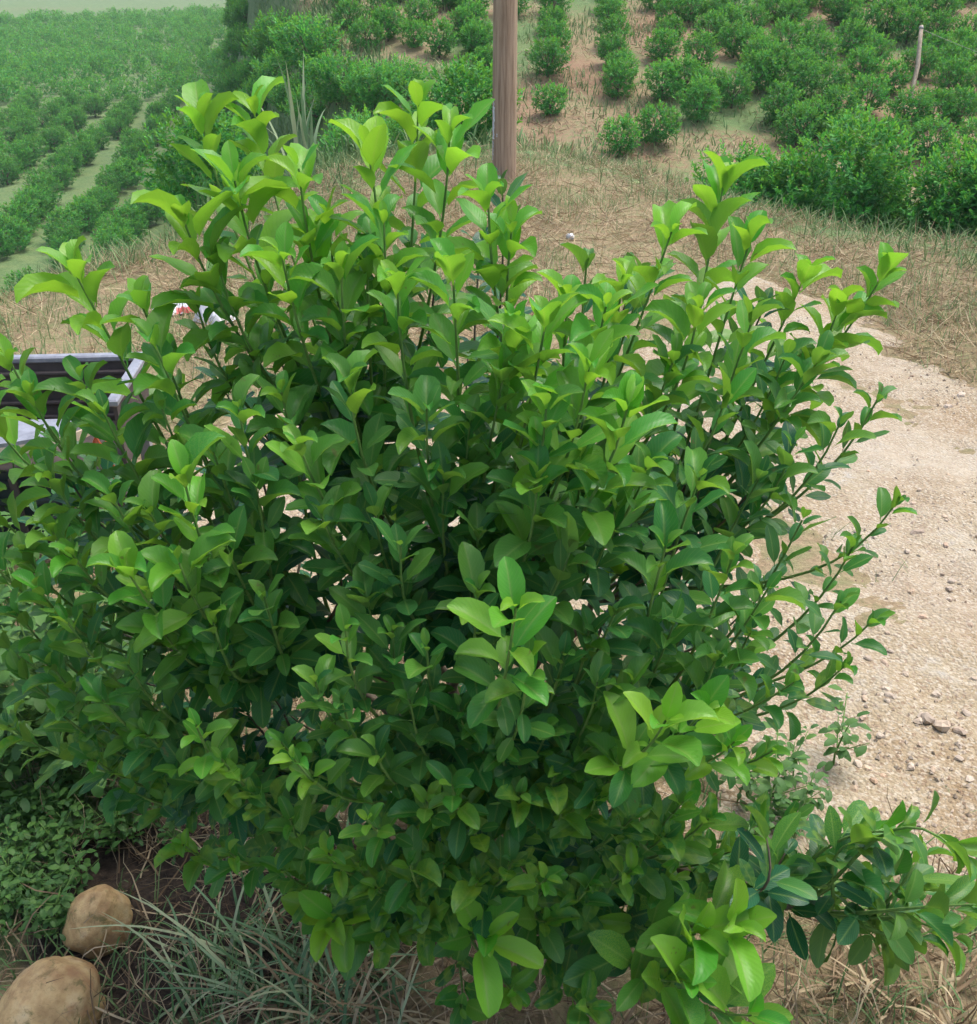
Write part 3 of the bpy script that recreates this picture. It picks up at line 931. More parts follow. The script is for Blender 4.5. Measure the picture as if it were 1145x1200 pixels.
for x, y in seen:
    dx = x - 0.0145 * y          # rows run away from the plateau; counted from the utility pole's sight line
    if np.hypot(x - postg[0], y - postg[1]) < 1.9:
        lb, gp = 'citrus bush growing close beside the thin leaning post on the hillside', 'citrus bushes beside the leaning post'
    elif dx < 0:
        lb, gp = 'hillside citrus bush on the gully side of the utility pole', 'hillside citrus bushes on the gully side'
    else:
        k_ = ORD[min(8, int(dx / 1.45))]
        lb, gp = f'young citrus bush in the {k_} hillside row counted from the utility pole', f'citrus bushes in the {k_} hillside row'
    plant_bush('orchard_bush', x, y, random.uniform(0.60, 0.80), random.choice(CROWNS), random.choice(TRUNKS), lb, 'citrus bush', gp)
# larger bushes close below the edge of the plateau, on the right
for q, s in [((848,222), 1.0), ((905,236), 1.08), ((962,250), 1.05), ((1010,262), 1.0), ((1070,282), 1.2), ((1120,300), 1.25), ((1160,296), 1.2), ((868,205), .9), ((1000,235), .95), ((1100,255), .9)]:
    d = 13.2 - 0.003 * (q[0] - 850)
    x = (q[0] - 572.5) / FPX * d * 1.02
    plant_bush('orchard_bush', x, d * 1.0 + random.uniform(-.8, .8), s * random.uniform(.72, 1.12), random.choice(BIGCROWNS), random.choice(TRUNKS),
               'big dense citrus bush in the hedge-like row just below the dry grass edge', 'citrus bush', 'dense citrus bushes below the dry grass edge')
# near bushes on the slope beyond the bush, left of the pole
for (px_, y, s, sz, lb) in [(258, 9.3, 0.84, 0.95, 'tall dark citrus bush on the slope behind the left young shoots'),
                            (335, 11.5, 0.75, 0.85, 'rounded citrus bush on the slope beside the tall grass clump'),
                            (545, 11.8, 0.85, 1.0, 'citrus bush growing just left of the utility pole'),
                            (505, 12.6, 0.75, 0.9, 'smaller citrus bush behind the one beside the utility pole'),
                            (-20, 9.0, 0.9, 1.0, 'citrus bush on the left slope with pale leaf tips')]:
    x = (px_ - 572.5) / FPX * y
    plant_bush('orchard_bush', x, y, s, random.choice(BIGCROWNS), random.choice(TRUNKS), lb, 'citrus bush', 'citrus bushes on the near slope', sz)

# the valley orchard: rows running away; the nearest are things, the rest one mass
cand = []
dirv, nrm = norm(np.array([-0.17, 1.0])), norm(np.array([1.0, 0.17]))
for r_ in range(-4, 34):
    for j in range(0, 165):
        p = np.array([-6.0, 24.0]) - nrm * (r_ * 2.45 + 0.35 * math.sin(j * 0.11 + r_)) + dirv * (j * 1.4) + np.array([0.0009 * j * j, 0]) + RNG.normal(size=2) * 0.28
        x, y = p
        hx_ = np.interp(y, [8, 12, 18, 30, 50, 120, 400], [-1, -1.3, -1.9, -4.4, -8.5, -22, -60])
        if x > hx_ - (0.5 + 0.03 * y) or y > 185 + 50 * vnoise(x * 0.06, 3.0, 5) + 0.5 * (x + 50) or RNG.random() < 0.06:
            continue
        z = float(H(x, y))
        if z > -5.5 and y < 45:
            continue
        qx, qy, dd = to_px(np.array([x, y, z + 0.6]))
        if dd > 75 and RNG.random() < 0.30:
            continue
        if -60 < qx < 520 and -40 < qy < 345:
            cand.append((dd, x, y, z))
cand.sort()
print('valley bushes', len(cand))
for dd, x, y, z in cand[:190]:
    plant_bush('orchard_bush', x, y, random.uniform(0.9, 1.4), random.choice(CROWNS), random.choice(TRUNKS),
               'citrus bush in the dense rows filling the valley below the plateau', 'citrus bush', 'citrus bushes in the valley rows')
LOWC = []
for i in range(4):
    m_ = crown_mesh('low', 400 + i, 60, 5, 0.66, 1.25, 0.15, M_FAR, spike=0.3)
    vv = np.empty(len(m_.vertices) * 3, np.float32); m_.vertices.foreach_get('co', vv)
    ff = np.empty(len(m_.loops), np.int32); m_.loops.foreach_get('vertex_index', ff)
    aa = np.empty(len(m_.vertices), np.float32); m_.attributes['age'].data.foreach_get('value', aa)
    rr = np.empty(len(m_.vertices), np.float32); m_.attributes['rnd'].data.foreach_get('value', rr)
    LOWC.append((vv.reshape(-1, 3), ff.reshape(-1, 3), np.stack([aa, rr], -1)))
    bpy.data.meshes.remove(m_)
far = [c[1:] for c in cand[190:]]
for i in range(230):       # a field hedge beyond the orchard
    x = -175 + 0.62 * i
    y = 275 + 0.12 * x + RNG.normal() * 0.8
    far.append((x, y, float(H(x, y))))
far = np.array(far)
if len(far):
    a = RNG.random(len(far)) * 6.28
    s = RNG.uniform(0.85, 1.6, len(far))
    Rz = np.zeros((len(far), 3, 3))
    Rz[:, 0, 0], Rz[:, 0, 1], Rz[:, 1, 0], Rz[:, 1, 1], Rz[:, 2, 2] = np.cos(a), -np.sin(a), np.sin(a), np.cos(a), 1
    V, F, U, I = join_inst(LOWC, RNG.integers(0, 4, len(far)), Rz * s[:, None, None], far)
    link('far_orchard', mesh_np('far_orchard', V, F, M_FAR, attrs={'age': U[:, 0], 'rnd': U[:, 1], 'mot': np.zeros(len(U))}, smooth=False),
         label='far rows of green citrus bushes running into the valley', cat='orchard', kind='stuff')

# wild shrubs in the gully between valley and hillside
SHRUB = SH_ = [crown_mesh('crown', 500 + i, 260, 10, 0.8, 1.1, 0.09, M_FAR, up=1.2, spike=0.4) for i in range(3)]
for (px_, py_, s, lb) in [(365, 60, 1.7, 'tall feathery pale green wild shrub in the gully'), (395, 95, 1.4, 'pale wild shrub on the gully bank above the tall grass clump'),
                          (440, 105, 1.3, 'dark rounded wild shrub on the gully bank'), (470, 90, 1.1, 'dark wild shrub at the foot of the hillside orchard'),
                          (345, 110, 1.2, 'leafy wild shrub beside the sandy valley track'), (420, 150, 0.9, 'low wild shrub in the grass behind the tall grass clump'),
                          (470, 150, 0.9, 'low wild shrub on the slope left of the utility pole'), (330, 35, 1.4, 'wild shrub at the far end of the gully')]:
    p = ground_at(px_, py_ + 25)
    print('shrub', px_, py_, p)
    plant_bush('wild_shrub', p[0], p[1], 0.75 * s * min(1.0, p[1] / 30 + 0.2), random.choice(SHRUB), random.choice(TRUNKS), lb, 'shrub', 'wild shrubs in the gully', 0.9)

for i in range(34):      # shrubs clothing the steep bank between the hillside and the valley
    y = 15 + 1.45 * i + random.uniform(-.5, .5)
    hx_ = float(np.interp(y, [8, 12, 18, 30, 50, 120], [-1, -1.3, -1.9, -4.4, -8.5, -22]))
    x = hx_ - (1.6 + 0.05 * y) * random.uniform(0.05, 0.8)
    plant_bush('wild_shrub', x, y, random.uniform(.8, 1.35), random.choice(SHRUB), random.choice(TRUNKS),
               'wild shrub on the steep bank between the hillside orchard and the valley', 'shrub', 'wild shrubs on the steep bank')

# ------------------------------------------------------------------ utility pole
pp = np.array([0.125, 8.7])
pz = float(H(*pp))
pole = link('utility_pole', None, loc=(pp[0], pp[1], pz), label='weathered brown utility pole rising from the dry grass', cat='pole')
hs = np.linspace(-0.25, 7.5, 40)
na = 28
a = np.arange(na) / na * 2 * math.pi
V = []
for h in hs:
    r = 0.098 - 0.0028 * max(h, 0) * 2
    groove = 0.0055 * np.exp(-((a - 5.15) / 0.09) ** 2) + 0.004 * np.exp(-((a - 3.6) / 0.06) ** 2)
    rr = r - groove + 0.0018 * np.sin(a * 9 + h)
    V.append(np.stack([rr * np.cos(a), rr * np.sin(a), np.full(na, h)], -1))
V = np.concatenate(V)
F = np.array([(i * na + j, i * na + (j + 1) % na, (i + 1) * na + (j + 1) % na, (i + 1) * na + j) for i in range(len(hs) - 1) for j in range(na)])
link('shaft', mesh_np('shaft', V, F, M_POLE), pole)
def patch(a0, a1, h0, h1, r=0.1005, seed=0):
    g = random.Random(seed)
    nu, nv = 4, 14
    V = []
    for j in range(nv + 1):
        for i in range(nu + 1):
            aa = a0 + (a1 - a0) * i / nu + (g.random() - .5) * .06 * (i in (0, nu)) * 2
            hh = h0 + (h1 - h0) * j / nv
            rr = r - 0.0028 * 2 * hh + 0.0006
            V.append((rr * math.cos(aa), rr * math.sin(aa), hh))
    F = [(j * (nu + 1) + i, j * (nu + 1) + i + 1, (j + 1) * (nu + 1) + i + 1, (j + 1) * (nu + 1) + i) for j in range(nv) for i in range(nu)]
    return np.array(V), np.array(F)
top_h = lambda py_: float(at(580, py_, 8.0)[2]) - pz + (-(SP - (600 - py_) / FPX * CP)) * 0.75
for (a0, a1, p0, p1, sd_) in [(3.52, 3.80, 150, 112, 1), (3.60, 3.72, 128, 104, 2), (4.02, 4.10, 147, 143, 3), (3.55, 3.64, 175, 152, 4)]:
    V, F = patch(a0, a1, top_h(p0), top_h(p1), seed=sd_)
    link('paint_mark', mesh_np('paint_mark', V, F, M_WHITE), pole)

# thin post on the hillside with a wire
q = ground_at(1066, 124)
post = link('wooden_post', None, loc=tuple(q), label='thin pale leaning wooden post among the hillside orchard bushes', cat='post')
dpost = np.linalg.norm(q - camv)
topv = at(1080, 30, (q[1] * CP - (q[2] - CAM_Z) * SP)) - q
pts = np.array([-0.08 * topv, 0.25 * topv + [0.01, 0, 0], 0.5 * topv + [0.045, 0, 0.0], 0.75 * topv + [0.02, 0, 0], topv])
V, F = tube(pts, [0.052, 0.048, 0.045, 0.042, 0.038], 8)
link('shaft', mesh_np('shaft', V, F, M_STICK), post)
V, F = tube(np.array([topv * 0.955, topv * 0.985]), [0.045, 0.045], 8)
link('wire_wrap', mesh_np('wire_wrap', V, F, simple('grey_wire', (0.30, 0.29, 0.27), 0.6, 0.3)), post)
w0, w1 = q + topv * 0.96, q + np.array([3.8, -1.2, 0.25])
tt = np.linspace(0, 1, 18)[:, None]
V, F = tube(w0 * (1 - tt) + w1 * tt - np.array([0, 0, 0.35]) * (tt * (1 - tt)), 0.004, 5)
wire = link('wire', mesh_np('wire', V - w0, F, bpy.data.materials['grey_wire']), loc=tuple(w0), label='thin grey wire strung from the leaning hillside post', cat='wire')

# ------------------------------------------------------------------ cart at the left
M_STEEL = simple('worn_steel', (0.33, 0.34, 0.38), 0.45, 0.35, nscale=25, var=0.35)
M_RUST = simple('rusty_panel', (0.09, 0.07, 0.062), 0.7, 0.0, nscale=9, var=0.55)
M_DARK = simple('dark_green_panel', (0.035, 0.05, 0.045), 0.6, 0.0, nscale=9, var=0.5)
M_PLY = simple('pale_board', (0.60, 0.50, 0.36), 0.7, nscale=30, var=0.25)
M_ROPE = simple('orange_cord', (0.62, 0.14, 0.05), 0.6, nscale=200, var=0.3)
CX, CY = -1.62, 2.98
cz0 = float(H(CX, CY))
cart = link('metal_cart', None, loc=(CX, CY, cz0 - 0.04), label='old rusty metal cart box with grey rims beside the road', cat='cart')
cart.rotation_euler = (0, 0, math.radians(4))
W2, D2, ZT = 0.52, 0.20, 0.53
def cpart(name, V, F, mat, parent=cart):
    return link(name, mesh_np(name, V, F, mat, smooth=False), parent)
bp = cpart('back_panel', *box(0, D2, 0.41, W2 * 2 - .03, 0.012, 0.22), M_RUST)
for i in range(4):
    cpart('rib', *box(0, D2 - 0.014, 0.335 + i * 0.05, W2 * 2 - .06, 0.016, 0.014, bev=.004), M_RUST, bp)
cpart('back_rim', *box(0, D2, ZT, W2 * 2 + .03, 0.034, 0.022, bev=.005), M_STEEL)
cpart('side_panel', *box(W2, 0, 0.42, 0.012, D2 * 2 - .03, 0.20), M_RUST)
cpart('side_rim', *box(W2, -0.01, ZT + .003, 0.034, D2 * 2 + .0, 0.022, bev=.005), M_STEEL)
cpart('side_panel', *box(-W2, 0, 0.42, 0.012, D2 * 2 - .03, 0.20), M_RUST)
cpart('side_rim', *box(-W2, -0.01, ZT + .003, 0.034, D2 * 2 + .0, 0.022, bev=.005), M_STEEL)
cpart('floor_panel', *box(0, 0.0, 0.31, W2 * 2 - .04, D2 * 2 - .03, 0.012), M_RUST)
# the rounded tray in front: grey top with a pale board edge, arc outline
na = 28
aa = np.linspace(math.pi, 2 * math.pi, na)
arc = np.stack([0.44 * np.cos(aa) , -D2 + 0.055 + 0.20 * np.sin(aa)], -1)
def slab(outline, z0, z1):
    n_ = len(outline)
    V = [(x, y, z0) for x, y in outline] + [(x, y, z1) for x, y in outline]
    c = outline.mean(0)
    V += [(c[0], c[1], z0), (c[0], c[1], z0), (c[0], c[1], z1), (c[0], c[1], z1)]
    F = []
    for i in range(n_):
        k = (i + 1) % n_
        F += [(i, k, n_ + k, n_ + i), (k, i, 2 * n_, 2 * n_ + 1), (n_ + i, n_ + k, 2 * n_ + 2, 2 * n_ + 3)]
    return np.array(V, float), np.array(F)
cpart('tray_top', *slab(arc * np.array([0.985, 1.0]), 0.452, 0.464), M_STEEL)
cpart('tray_edge', *slab(arc, 0.424, 0.4515), M_PLY)
fp = cpart('front_panel', *box(-.06, -D2 - 0.02, 0.21, 0.80, 0.012, 0.24), M_DARK)
for i in range(4):
    cpart('rib', *box(-.06, -D2 - 0.036, 0.12 + i * 0.06, 0.79, 0.018, 0.022, bev=.006), M_DARK, fp)
for i in range(3):
    cpart('strap', *box(-0.33 + i * 0.27, -D2 - 0.052, 0.21, 0.022, 0.010, 0.23), M_RUST, fp)
for sx_ in (-1, 1):
    for sy_ in (-1, 1):
        cpart('leg', *box(sx_ * (W2 - .03), sy_ * (D2 - .03), 0.145, 0.035, 0.035, 0.32, bev=.004), M_STEEL if sy_ > 0 else M_RUST)
cpart('crossbar', *box(0, 0.0, 0.16, W2 * 2 - .1, 0.03, 0.03, bev=.004), M_RUST)
rp = at(113, 492, 3.03)
parts = []
for k in range(4):
    t_ = np.linspace(0, 1, 14)
    o_ = (k - 1.5) * 0.006
    parts.append(tube(np.stack([rp[0] + o_ + 0.012 * np.sin(t_ * 5 + k), rp[1] - 0.01 + 0.006 * np.cos(t_ * 7 + k * 2), rp[2] - t_ * (0.085 + 0.012 * k)], -1), 0.0035, 6))
t_ = np.linspace(0, 1, 20)
parts.append(tube(np.stack([rp[0] + 0.016 * np.cos(t_ * 13), rp[1] - .01 + 0.012 * np.sin(t_ * 13), rp[2] + 0.012 - t_ * 0.02], -1), 0.0035, 6))
parts.append(tube(np.stack([rp[0] + 0.02 + 0.01 * np.sin(t_ * 3), np.full(20, rp[1] - .012), rp[2] - 0.06 - t_ * 0.13], -1), 0.003, 6))
V, F = merge(parts)
link('orange_cord', mesh_np('orange_cord', V - rp, F, M_ROPE), loc=tuple(rp), label='bundle of orange cord hanging from the rusty metal cart', cat='cord')

# ------------------------------------------------------------------ litter
M_BAG = NT('white_plastic_bag')
_red = M_BAG.ramp(M_BAG.noise(9, 2, 0.5), (0.60, 0.0), (0.62, 1.0))
M_BAG = M_BAG.done(M_BAG.bsdf(M_BAG.mix(_red, (0.74, 0.74, 0.78), (0.62, 0.07, 0.08)), 0.4, 0.5, M_BAG.bump(M_BAG.noise(30, 4, 0.6), 0.5, 0.01)))
M_BAGW = simple('white_plastic_sheet', (0.60, 0.60, 0.63), 0.4, nscale=15, var=0.12)
def crumple(name, px_, py_, lx, ly, hz, mat, label, cat, seed, rz):
    c = ground_at(px_, py_)
    u, v = np.meshgrid(np.linspace(-1, 1, 26), np.linspace(-1, 1, 18))
    rim = np.clip(1 - np.maximum(np.abs(u), np.abs(v)) ** 4, 0, 1)
    edge = 1 + 0.25 * fbm(u * 1.5 + seed, v * 1.5, 3, seed)
    x, y = u * lx * edge * (1 - .15 * v * v), v * ly * edge * (1 - .2 * u * u)
    z = hz * rim * (0.6 + 1.3 * fbm(u * 2.1 + seed, v * 2.1, 4, seed + 3)) - 0.004
    cs, sn = math.cos(rz), math.sin(rz)
    x, y = x * cs - y * sn, x * sn + y * cs
    zz = H(c[0] + x, c[1] + y) - c[2] + np.maximum(z, -0.01) + 0.012
    V = np.stack([x, y, zz], -1).reshape(-1, 3)
    ii = np.arange(V.shape[0]).reshape(u.shape)
    F = np.stack([ii[:-1, :-1], ii[:-1, 1:], ii[1:, 1:], ii[1:, :-1]], -1).reshape(-1, 4)
    link(name, mesh_np(name, V, F, mat), loc=tuple(c), label=label, cat=cat)
crumple('plastic_bag', 210, 366, 0.13, 0.09, 0.07, M_BAG, 'crumpled white plastic bag with red print on the straw', 'plastic bag', 3, 0.2)
crumple('plastic_sheet', 253, 376, 0.10, 0.08, 0.10, M_BAGW, 'folded plain white plastic sheet on the straw', 'plastic sheet', 9, -0.4)

def rock(name, c, r, seed, mat, label, cat, squash=(1, 1, 1), nu=36, nv=22, rough=0.16, taper=0.0, **kw):
    th = np.linspace(0, math.pi, nv)
    ph = np.arange(nu) / nu * 2 * math.pi
    TH, PH = np.meshgrid(th, ph, indexing='ij')
    d = np.stack([np.sin(TH) * np.cos(PH), np.sin(TH) * np.sin(PH), np.cos(TH)], -1)
    rr = 1 + rough * (fbm(d[..., 0] * 1.3 + seed, d[..., 1] * 1.3 + d[..., 2] * 1.7, 3, seed)) * 2 + 0.02 * fbm(d[..., 0] * 7, d[..., 1] * 7 + d[..., 2] * 5, 2, seed)
    gq = np.random.default_rng(seed + 50)
    for k_ in range(9 if nu > 20 else 0):      # worn flats
        nn = norm(gq.normal(size=3))
        dn = np.maximum(d @ nn, 1e-3)
        cut = gq.uniform(0.86, 0.97) / dn
        rr = rr - 0.75 * np.clip(rr - cut, 0, None)
    rr[0], rr[-1] = rr[0].mean(), rr[-1].mean()
    V = d * rr[..., None] * np.array(squash) * r
    V[..., :2] *= (1 - taper * V[..., 2:] / r)
    V = V.reshape(-1, 3)
    F = np.array([(i * nu + j, (i + 1) * nu + j, (i + 1) * nu + (j + 1) % nu, i * nu + (j + 1) % nu) for i in range(nv - 1) for j in range(nu)])
    return link(name, mesh_np(name, V, F, mat), loc=tuple(c), label=label, cat=cat, **kw)

c = ground_at(122, 1102); c[2] += 0.055
o = rock('rock', c, 0.070, 4, M_ROCK, 'egg-shaped tan rock with brown stains lying on dark soil', 'rock', (0.86, 0.85, 1.15), rough=0.085, taper=0.2, nu=64, nv=40)
o.rotation_euler = (0.2, 0.3, 0.4)
c = ground_at(60, 1206); c[2] += 0.04
o = rock('rock', c, 0.098, 9, M_ROCK, 'larger pale tan boulder half sunk in grass', 'rock', (1.02, 0.9, 0.92), rough=0.07, taper=0.1, nu=64, nv=40)
o.rotation_euler = (0.1, -0.2, 1.1)
c = ground_at(668, 280); c[2] += 0.015
rock('white_stone', c, 0.028, 5, M_WHITE, 'small lone white stone on the dry grass near the utility pole', 'stone', (1, 1, .8), 12, 8)

# pebbles and gravel
PEBM = []
for i in range(5):
    nu, nv = 8, 5
    th, ph = np.linspace(0, math.pi, nv), np.arange(nu) / nu * 2 * math.pi
    TH, PH = np.meshgrid(th, ph, indexing='ij')
    d = np.stack([np.sin(TH) * np.cos(PH), np.sin(TH) * np.sin(PH), np.cos(TH) * .55], -1)
    rr = 1 + 0.7 * fbm(d[..., 0] * 1.6 + i * 7, d[..., 1] * 1.6 + d[..., 2], 2, 60 + i)
    rr[0], rr[-1] = rr[0].mean(), rr[-1].mean()
    V = (d * rr[..., None] * np.array([1, .78, 1])).reshape(-1, 3)
    F = np.array([(a_ * nu + b_, (a_ + 1) * nu + b_, (a_ + 1) * nu + (b_ + 1) % nu, a_ * nu + (b_ + 1) % nu) for a_ in range(nv - 1) for b_ in range(nu)])
    PEBM.append((V, F, np.zeros((len(V), 2))))
peb_meshes = [mesh_np('pebble', V, F, M_PEB, smooth=False) for V, F, U in PEBM]
peb = [(1085,852,.022),(1100,862,.026),(1040,825,.014),(1075,855,.013),(1010,845,.012),(1130,845,.015),(1075,630,.022),(1110,480,.02),(1125,470,.018),(975,900,.011),(1140,800,.013),(1060,795,.012),(1000,930,.010),(1095,820,.012),(1120,900,.012),(1030,870,.012),(1135,740,.012),(1120,870,.016)]
PR = np.random.default_rng(5)
for i in range(60):
    peb.append((PR.uniform(930, 1145), PR.uniform(560, 930), PR.uniform(.007, .013)))
for (px_, py_, r) in peb:
    p = ground_at(px_, py_)
    if float(road_mask(p[0], p[1])) < -0.15:
        continue
    z = float(road_h(p[0], p[1]))
    o = link('pebble', peb_meshes[PR.integers(0, 5)], loc=(p[0], p[1], z + r * .12), label='small rounded tan pebble loose on the gravel road', cat='pebble', group='loose pebbles on the gravel road')
    o.scale = (r, r, r)
    o.rotation_euler = (PR.normal() * .2, PR.normal() * .2, PR.random() * 6)
P = scatter(22000, -1.8, 4.0, 1.0, 6.3, lambda x, y: (road_mask(x, y) > 0) * np.clip(1.8 / np.maximum(y, .6), 0, 1) * np.clip(0.55 + 1.5 * fbm(x * 1.7, y * 1.7, 3, 77), 0.05, 1), 21)
P[:, 2] = road_h(P[:, 0], P[:, 1])
s = 0.0016 + 0.0065 * PR.random(len(P)) ** 3.5
az = PR.random(len(P)) * 6.28
Rz = np.zeros((len(P), 3, 3))
Rz[:, 0, 0], Rz[:, 0, 1], Rz[:, 1, 0], Rz[:, 1, 1], Rz[:, 2, 2] = np.cos(az), -np.sin(az), np.sin(az), np.cos(az), 1
GRT = []
for i in range(4):
    o8 = np.array([(1, 0, 0), (0, .8, 0), (-1, 0, 0), (0, -.8, 0), (0.1, 0, .7), (0, .1, -.5)]) * (1 + 0.3 * np.random.default_rng(i).normal(size=(6, 1)))
    GRT.append((o8, np.array([(0, 1, 4), (1, 2, 4), (2, 3, 4), (3, 0, 4), (1, 0, 5), (2, 1, 5), (3, 2, 5), (0, 3, 5)]), np.zeros((6, 2))))
V, F, U, I = join_inst(GRT, PR.integers(0, 4, len(P)), Rz * s[:, None, None], P)
link('gravel', mesh_np('gravel', V, F, M_PEB, attrs={'rnd': PR.random(len(P))[I] * 1.0 - 0.5}, smooth=False), label='loose fine gravel strewn over the road', cat='gravel', kind='stuff')

# ------------------------------------------------------------------ straw, grass and weeds
def acc_plateau(x, y):
    return (poly_sd(x, y, PLATEAU) > -0.5) * (road_mask(x, y) < 0.02) * (y > 2.6) * np.clip(0.6 + 1.2 * fbm(x * 1.3, y * 1.3, 3, 51), 0.1, 1)
P = scatter(48000, -4.5, 5.0, 2.4, 9.8, acc_plateau, 31)
P[:, 2] += 0.004
strands('straw', P, RNG.uniform(0.06, 0.20, len(P)), 0.026, M_STRAW, tilt=(1.0, 1.6), bend=(-0.5, 0.5), kink=0.5, seed=41, label='matted dry straw lying over the plateau', cat='straw', kind='stuff')
P = scatter(24000, -4.5, 5.0, 3.0, 10.5, lambda x, y: (poly_sd(x, y, PLATEAU) > -1.5) * (road_mask(x, y) < -0.02) * np.clip(0.25 + 1.6 * fbm(x * 0.9, y * 0.9, 3, 61) + 0.35 * (x > 0.3), 0, 1), 32)
strands('grass', P, RNG.uniform(0.04, 0.13, len(P)), 0.035, M_GRASS, tilt=(0, 0.7), bend=(0.2, 1.3), seed=42, rnd=RNG.random(len(P)) * .6 + .4, label='thin dry green grass standing among the plateau straw', cat='grass', kind='stuff')
# green fringe along the edge of the plateau
def acc_fringe(x, y):
    s = poly_sd(x, y, PLATEAU)
    return ((s < 0.35) & (s > -2.2)) * np.where(x < -1.0, 1.0, np.where(x > 1.6, 0.8, 0.25)) * np.clip(0.7 + fbm(x * 1.5, y * 1.5, 3, 71), 0, 1)
P = scatter(15000, -6, 6.5, 4.0, 12, acc_fringe, 33)
strands('edge_grass', P, RNG.uniform(0.06, 0.22, len(P)), 0.04, M_GRASS, tilt=(0, 0.9), bend=(0.3, 1.6), seed=43, rnd=RNG.random(len(P)), label='green grass and weeds fringing the edge of the plateau', cat='grass', kind='stuff')
# grass on the hillside and in the gully
P = scatter(26000, -8, 20, 10, 34, lambda x, y: (poly_sd(x, y, PLATEAU) < -1) * np.clip(0.25 + 1.6 * fbm(x * .6, y * .6, 3, 81), 0, 1) * (np.abs(x) < y * .6), 34)
strands('hillside_grass', P, RNG.uniform(0.08, 0.25, len(P)), 0.10, M_GRASS, tilt=(0, 0.7), bend=(0.3, 1.3), nseg=3, seed=44, rnd=RNG.random(len(P)), label='patchy rough grass between the hillside bushes', cat='grass', kind='stuff')
P = scatter(14000, -13, 2, 8.5, 45, lambda x, y: (poly_sd(x, y, PLATEAU) < -1) * (x < np.interp(y, [8, 12, 18, 30, 50], [0.5, 0.2, -0.6, -3, -7])) * (x > -0.25 * y - 0.5) * np.clip(0.5 + 1.6 * fbm(x * .4, y * .4, 3, 83), 0, 1) * np.clip(14 / y, 0, 1), 38)
strands('gully_grass', P, RNG.uniform(0.12, 0.38, len(P)), 0.09, M_GRASS, tilt=(0, 0.6), bend=(0.3, 1.4), nseg=3, seed=48, rnd=RNG.random(len(P)) * .85, label='tall rough green grass covering the gully bank', cat='grass', kind='stuff')
P = scatter(22000, -8, 18, 10, 32, lambda x, y: (poly_sd(x, y, PLATEAU) < -0.5) * (np.abs(x) < y * .6) * (x > -0.16 * y) * np.clip(0.5 + 1.2 * fbm(x * .8, y * .8, 3, 85), 0, 1), 39)
strands('hillside_straw', P, RNG.uniform(0.08, 0.25, len(P)), 0.07, M_HAY, tilt=(0.7, 1.55), bend=(-0.5, 0.8), nseg=3, seed=49, label='dry brown straw scattered on the hillside soil', cat='straw', kind='stuff')
# dead grass under and in front of the bush
def acc_near(x, y):
    return (road_mask(x, y) < 0.0) * np.where(np.hypot((x + 0.62) / 0.34, (y - 1.42) / 0.22) > 0.8, 1, .3) * np.where(x < -0.75, 0.35, 1.0)
P = scatter(9000, -1.6, 1.5, 0.75, 2.4, acc_near, 35)
P[:, 2] += 0.012 * RNG.random(len(P))
strands('dead_grass', P, RNG.uniform(0.06, 0.24, len(P)), 0.016, M_HAY, tilt=(0.9, 1.6), bend=(-0.9, 0.9), kink=0.8, nseg=6, seed=45, label='brown matted dead grass under the citrus bush', cat='dead grass', kind='stuff')
P = scatter(5000, -1.7, 1.5, 0.8, 2.6, lambda x, y: (road_mask(x, y) < 0.05) * np.where((x < -.2) | (x > .45), 1, .3) * np.clip(0.5 + 1.5 * fbm(x * 3, y * 3, 3, 91), 0, 1), 36)
strands('fresh_grass', P, RNG.uniform(0.04, 0.13, len(P)), 0.03, M_GRASS, tilt=(0, 0.8), bend=(0.3, 1.5), nseg=5, seed=46, rnd=RNG.random(len(P)) * .7, label='short fresh green grass around the foot of the bush', cat='grass', kind='stuff')
P = scatter(1600, 0.6, 4.2, 1.3, 6.0, lambda x, y: (road_mask(x, y) > -0.1) * np.clip(-0.5 + 2.4 * fbm(x * 3.5, y * 3.5, 3, 95), 0, 1), 37)
P[:, 2] += 0.01
strands('road_grass', P, RNG.uniform(0.03, 0.09, len(P)), 0.03, M_GRASS, tilt=(0.1, 1.0), bend=(0.3, 1.4), seed=47, rnd=RNG.random(len(P)) * .6 + .2, label='sparse small grass tufts growing in the gravel road', cat='grass', kind='stuff')

# long blue-green grass tufts in front, blades one by one
def tuft(px_, py_, nb, lmin, lmax, label, mat, seed, group=None, lean=(0.3, 1.25), wid=0.0045, name='grass_tuft'):
    g = np.random.default_rng(seed)
    c = ground_at(px_, py_)
    root = link(name, None, loc=tuple(c), label=label, cat='grass tuft', group=group)
    for i in range(nb):
        L = g.uniform(lmin, lmax)
        V, F, U = blade_template(g.uniform(0.3, 1.5), wid / L * 2, 8, 0.15, int(g.integers(0, 9999)))
        az, ti = g.random() * 6.283, g.uniform(*lean)
        d = np.array([math.cos(az) * math.sin(ti), math.sin(az) * math.sin(ti), math.cos(ti)])
        hz = np.array([math.cos(az), math.sin(az), 0.0])
        Yx = norm(hz - d * (hz @ d))
        R_ = np.stack([np.cross(Yx, d), Yx, d], -1) * L
        W = V @ R_.T + np.append(g.normal(size=2) * 0.03, 0.0)
        gz = H(W[:, 0] + c[0], W[:, 1] + c[1]) - c[2] + 0.006
        W[:, 2] = np.where(np.arange(len(W)) > 1, np.maximum(W[:, 2], gz), W[:, 2])
        link('blade', mesh_np('blade', W, F, mat, U, {'rnd': np.full(len(W), g.random())}), root)
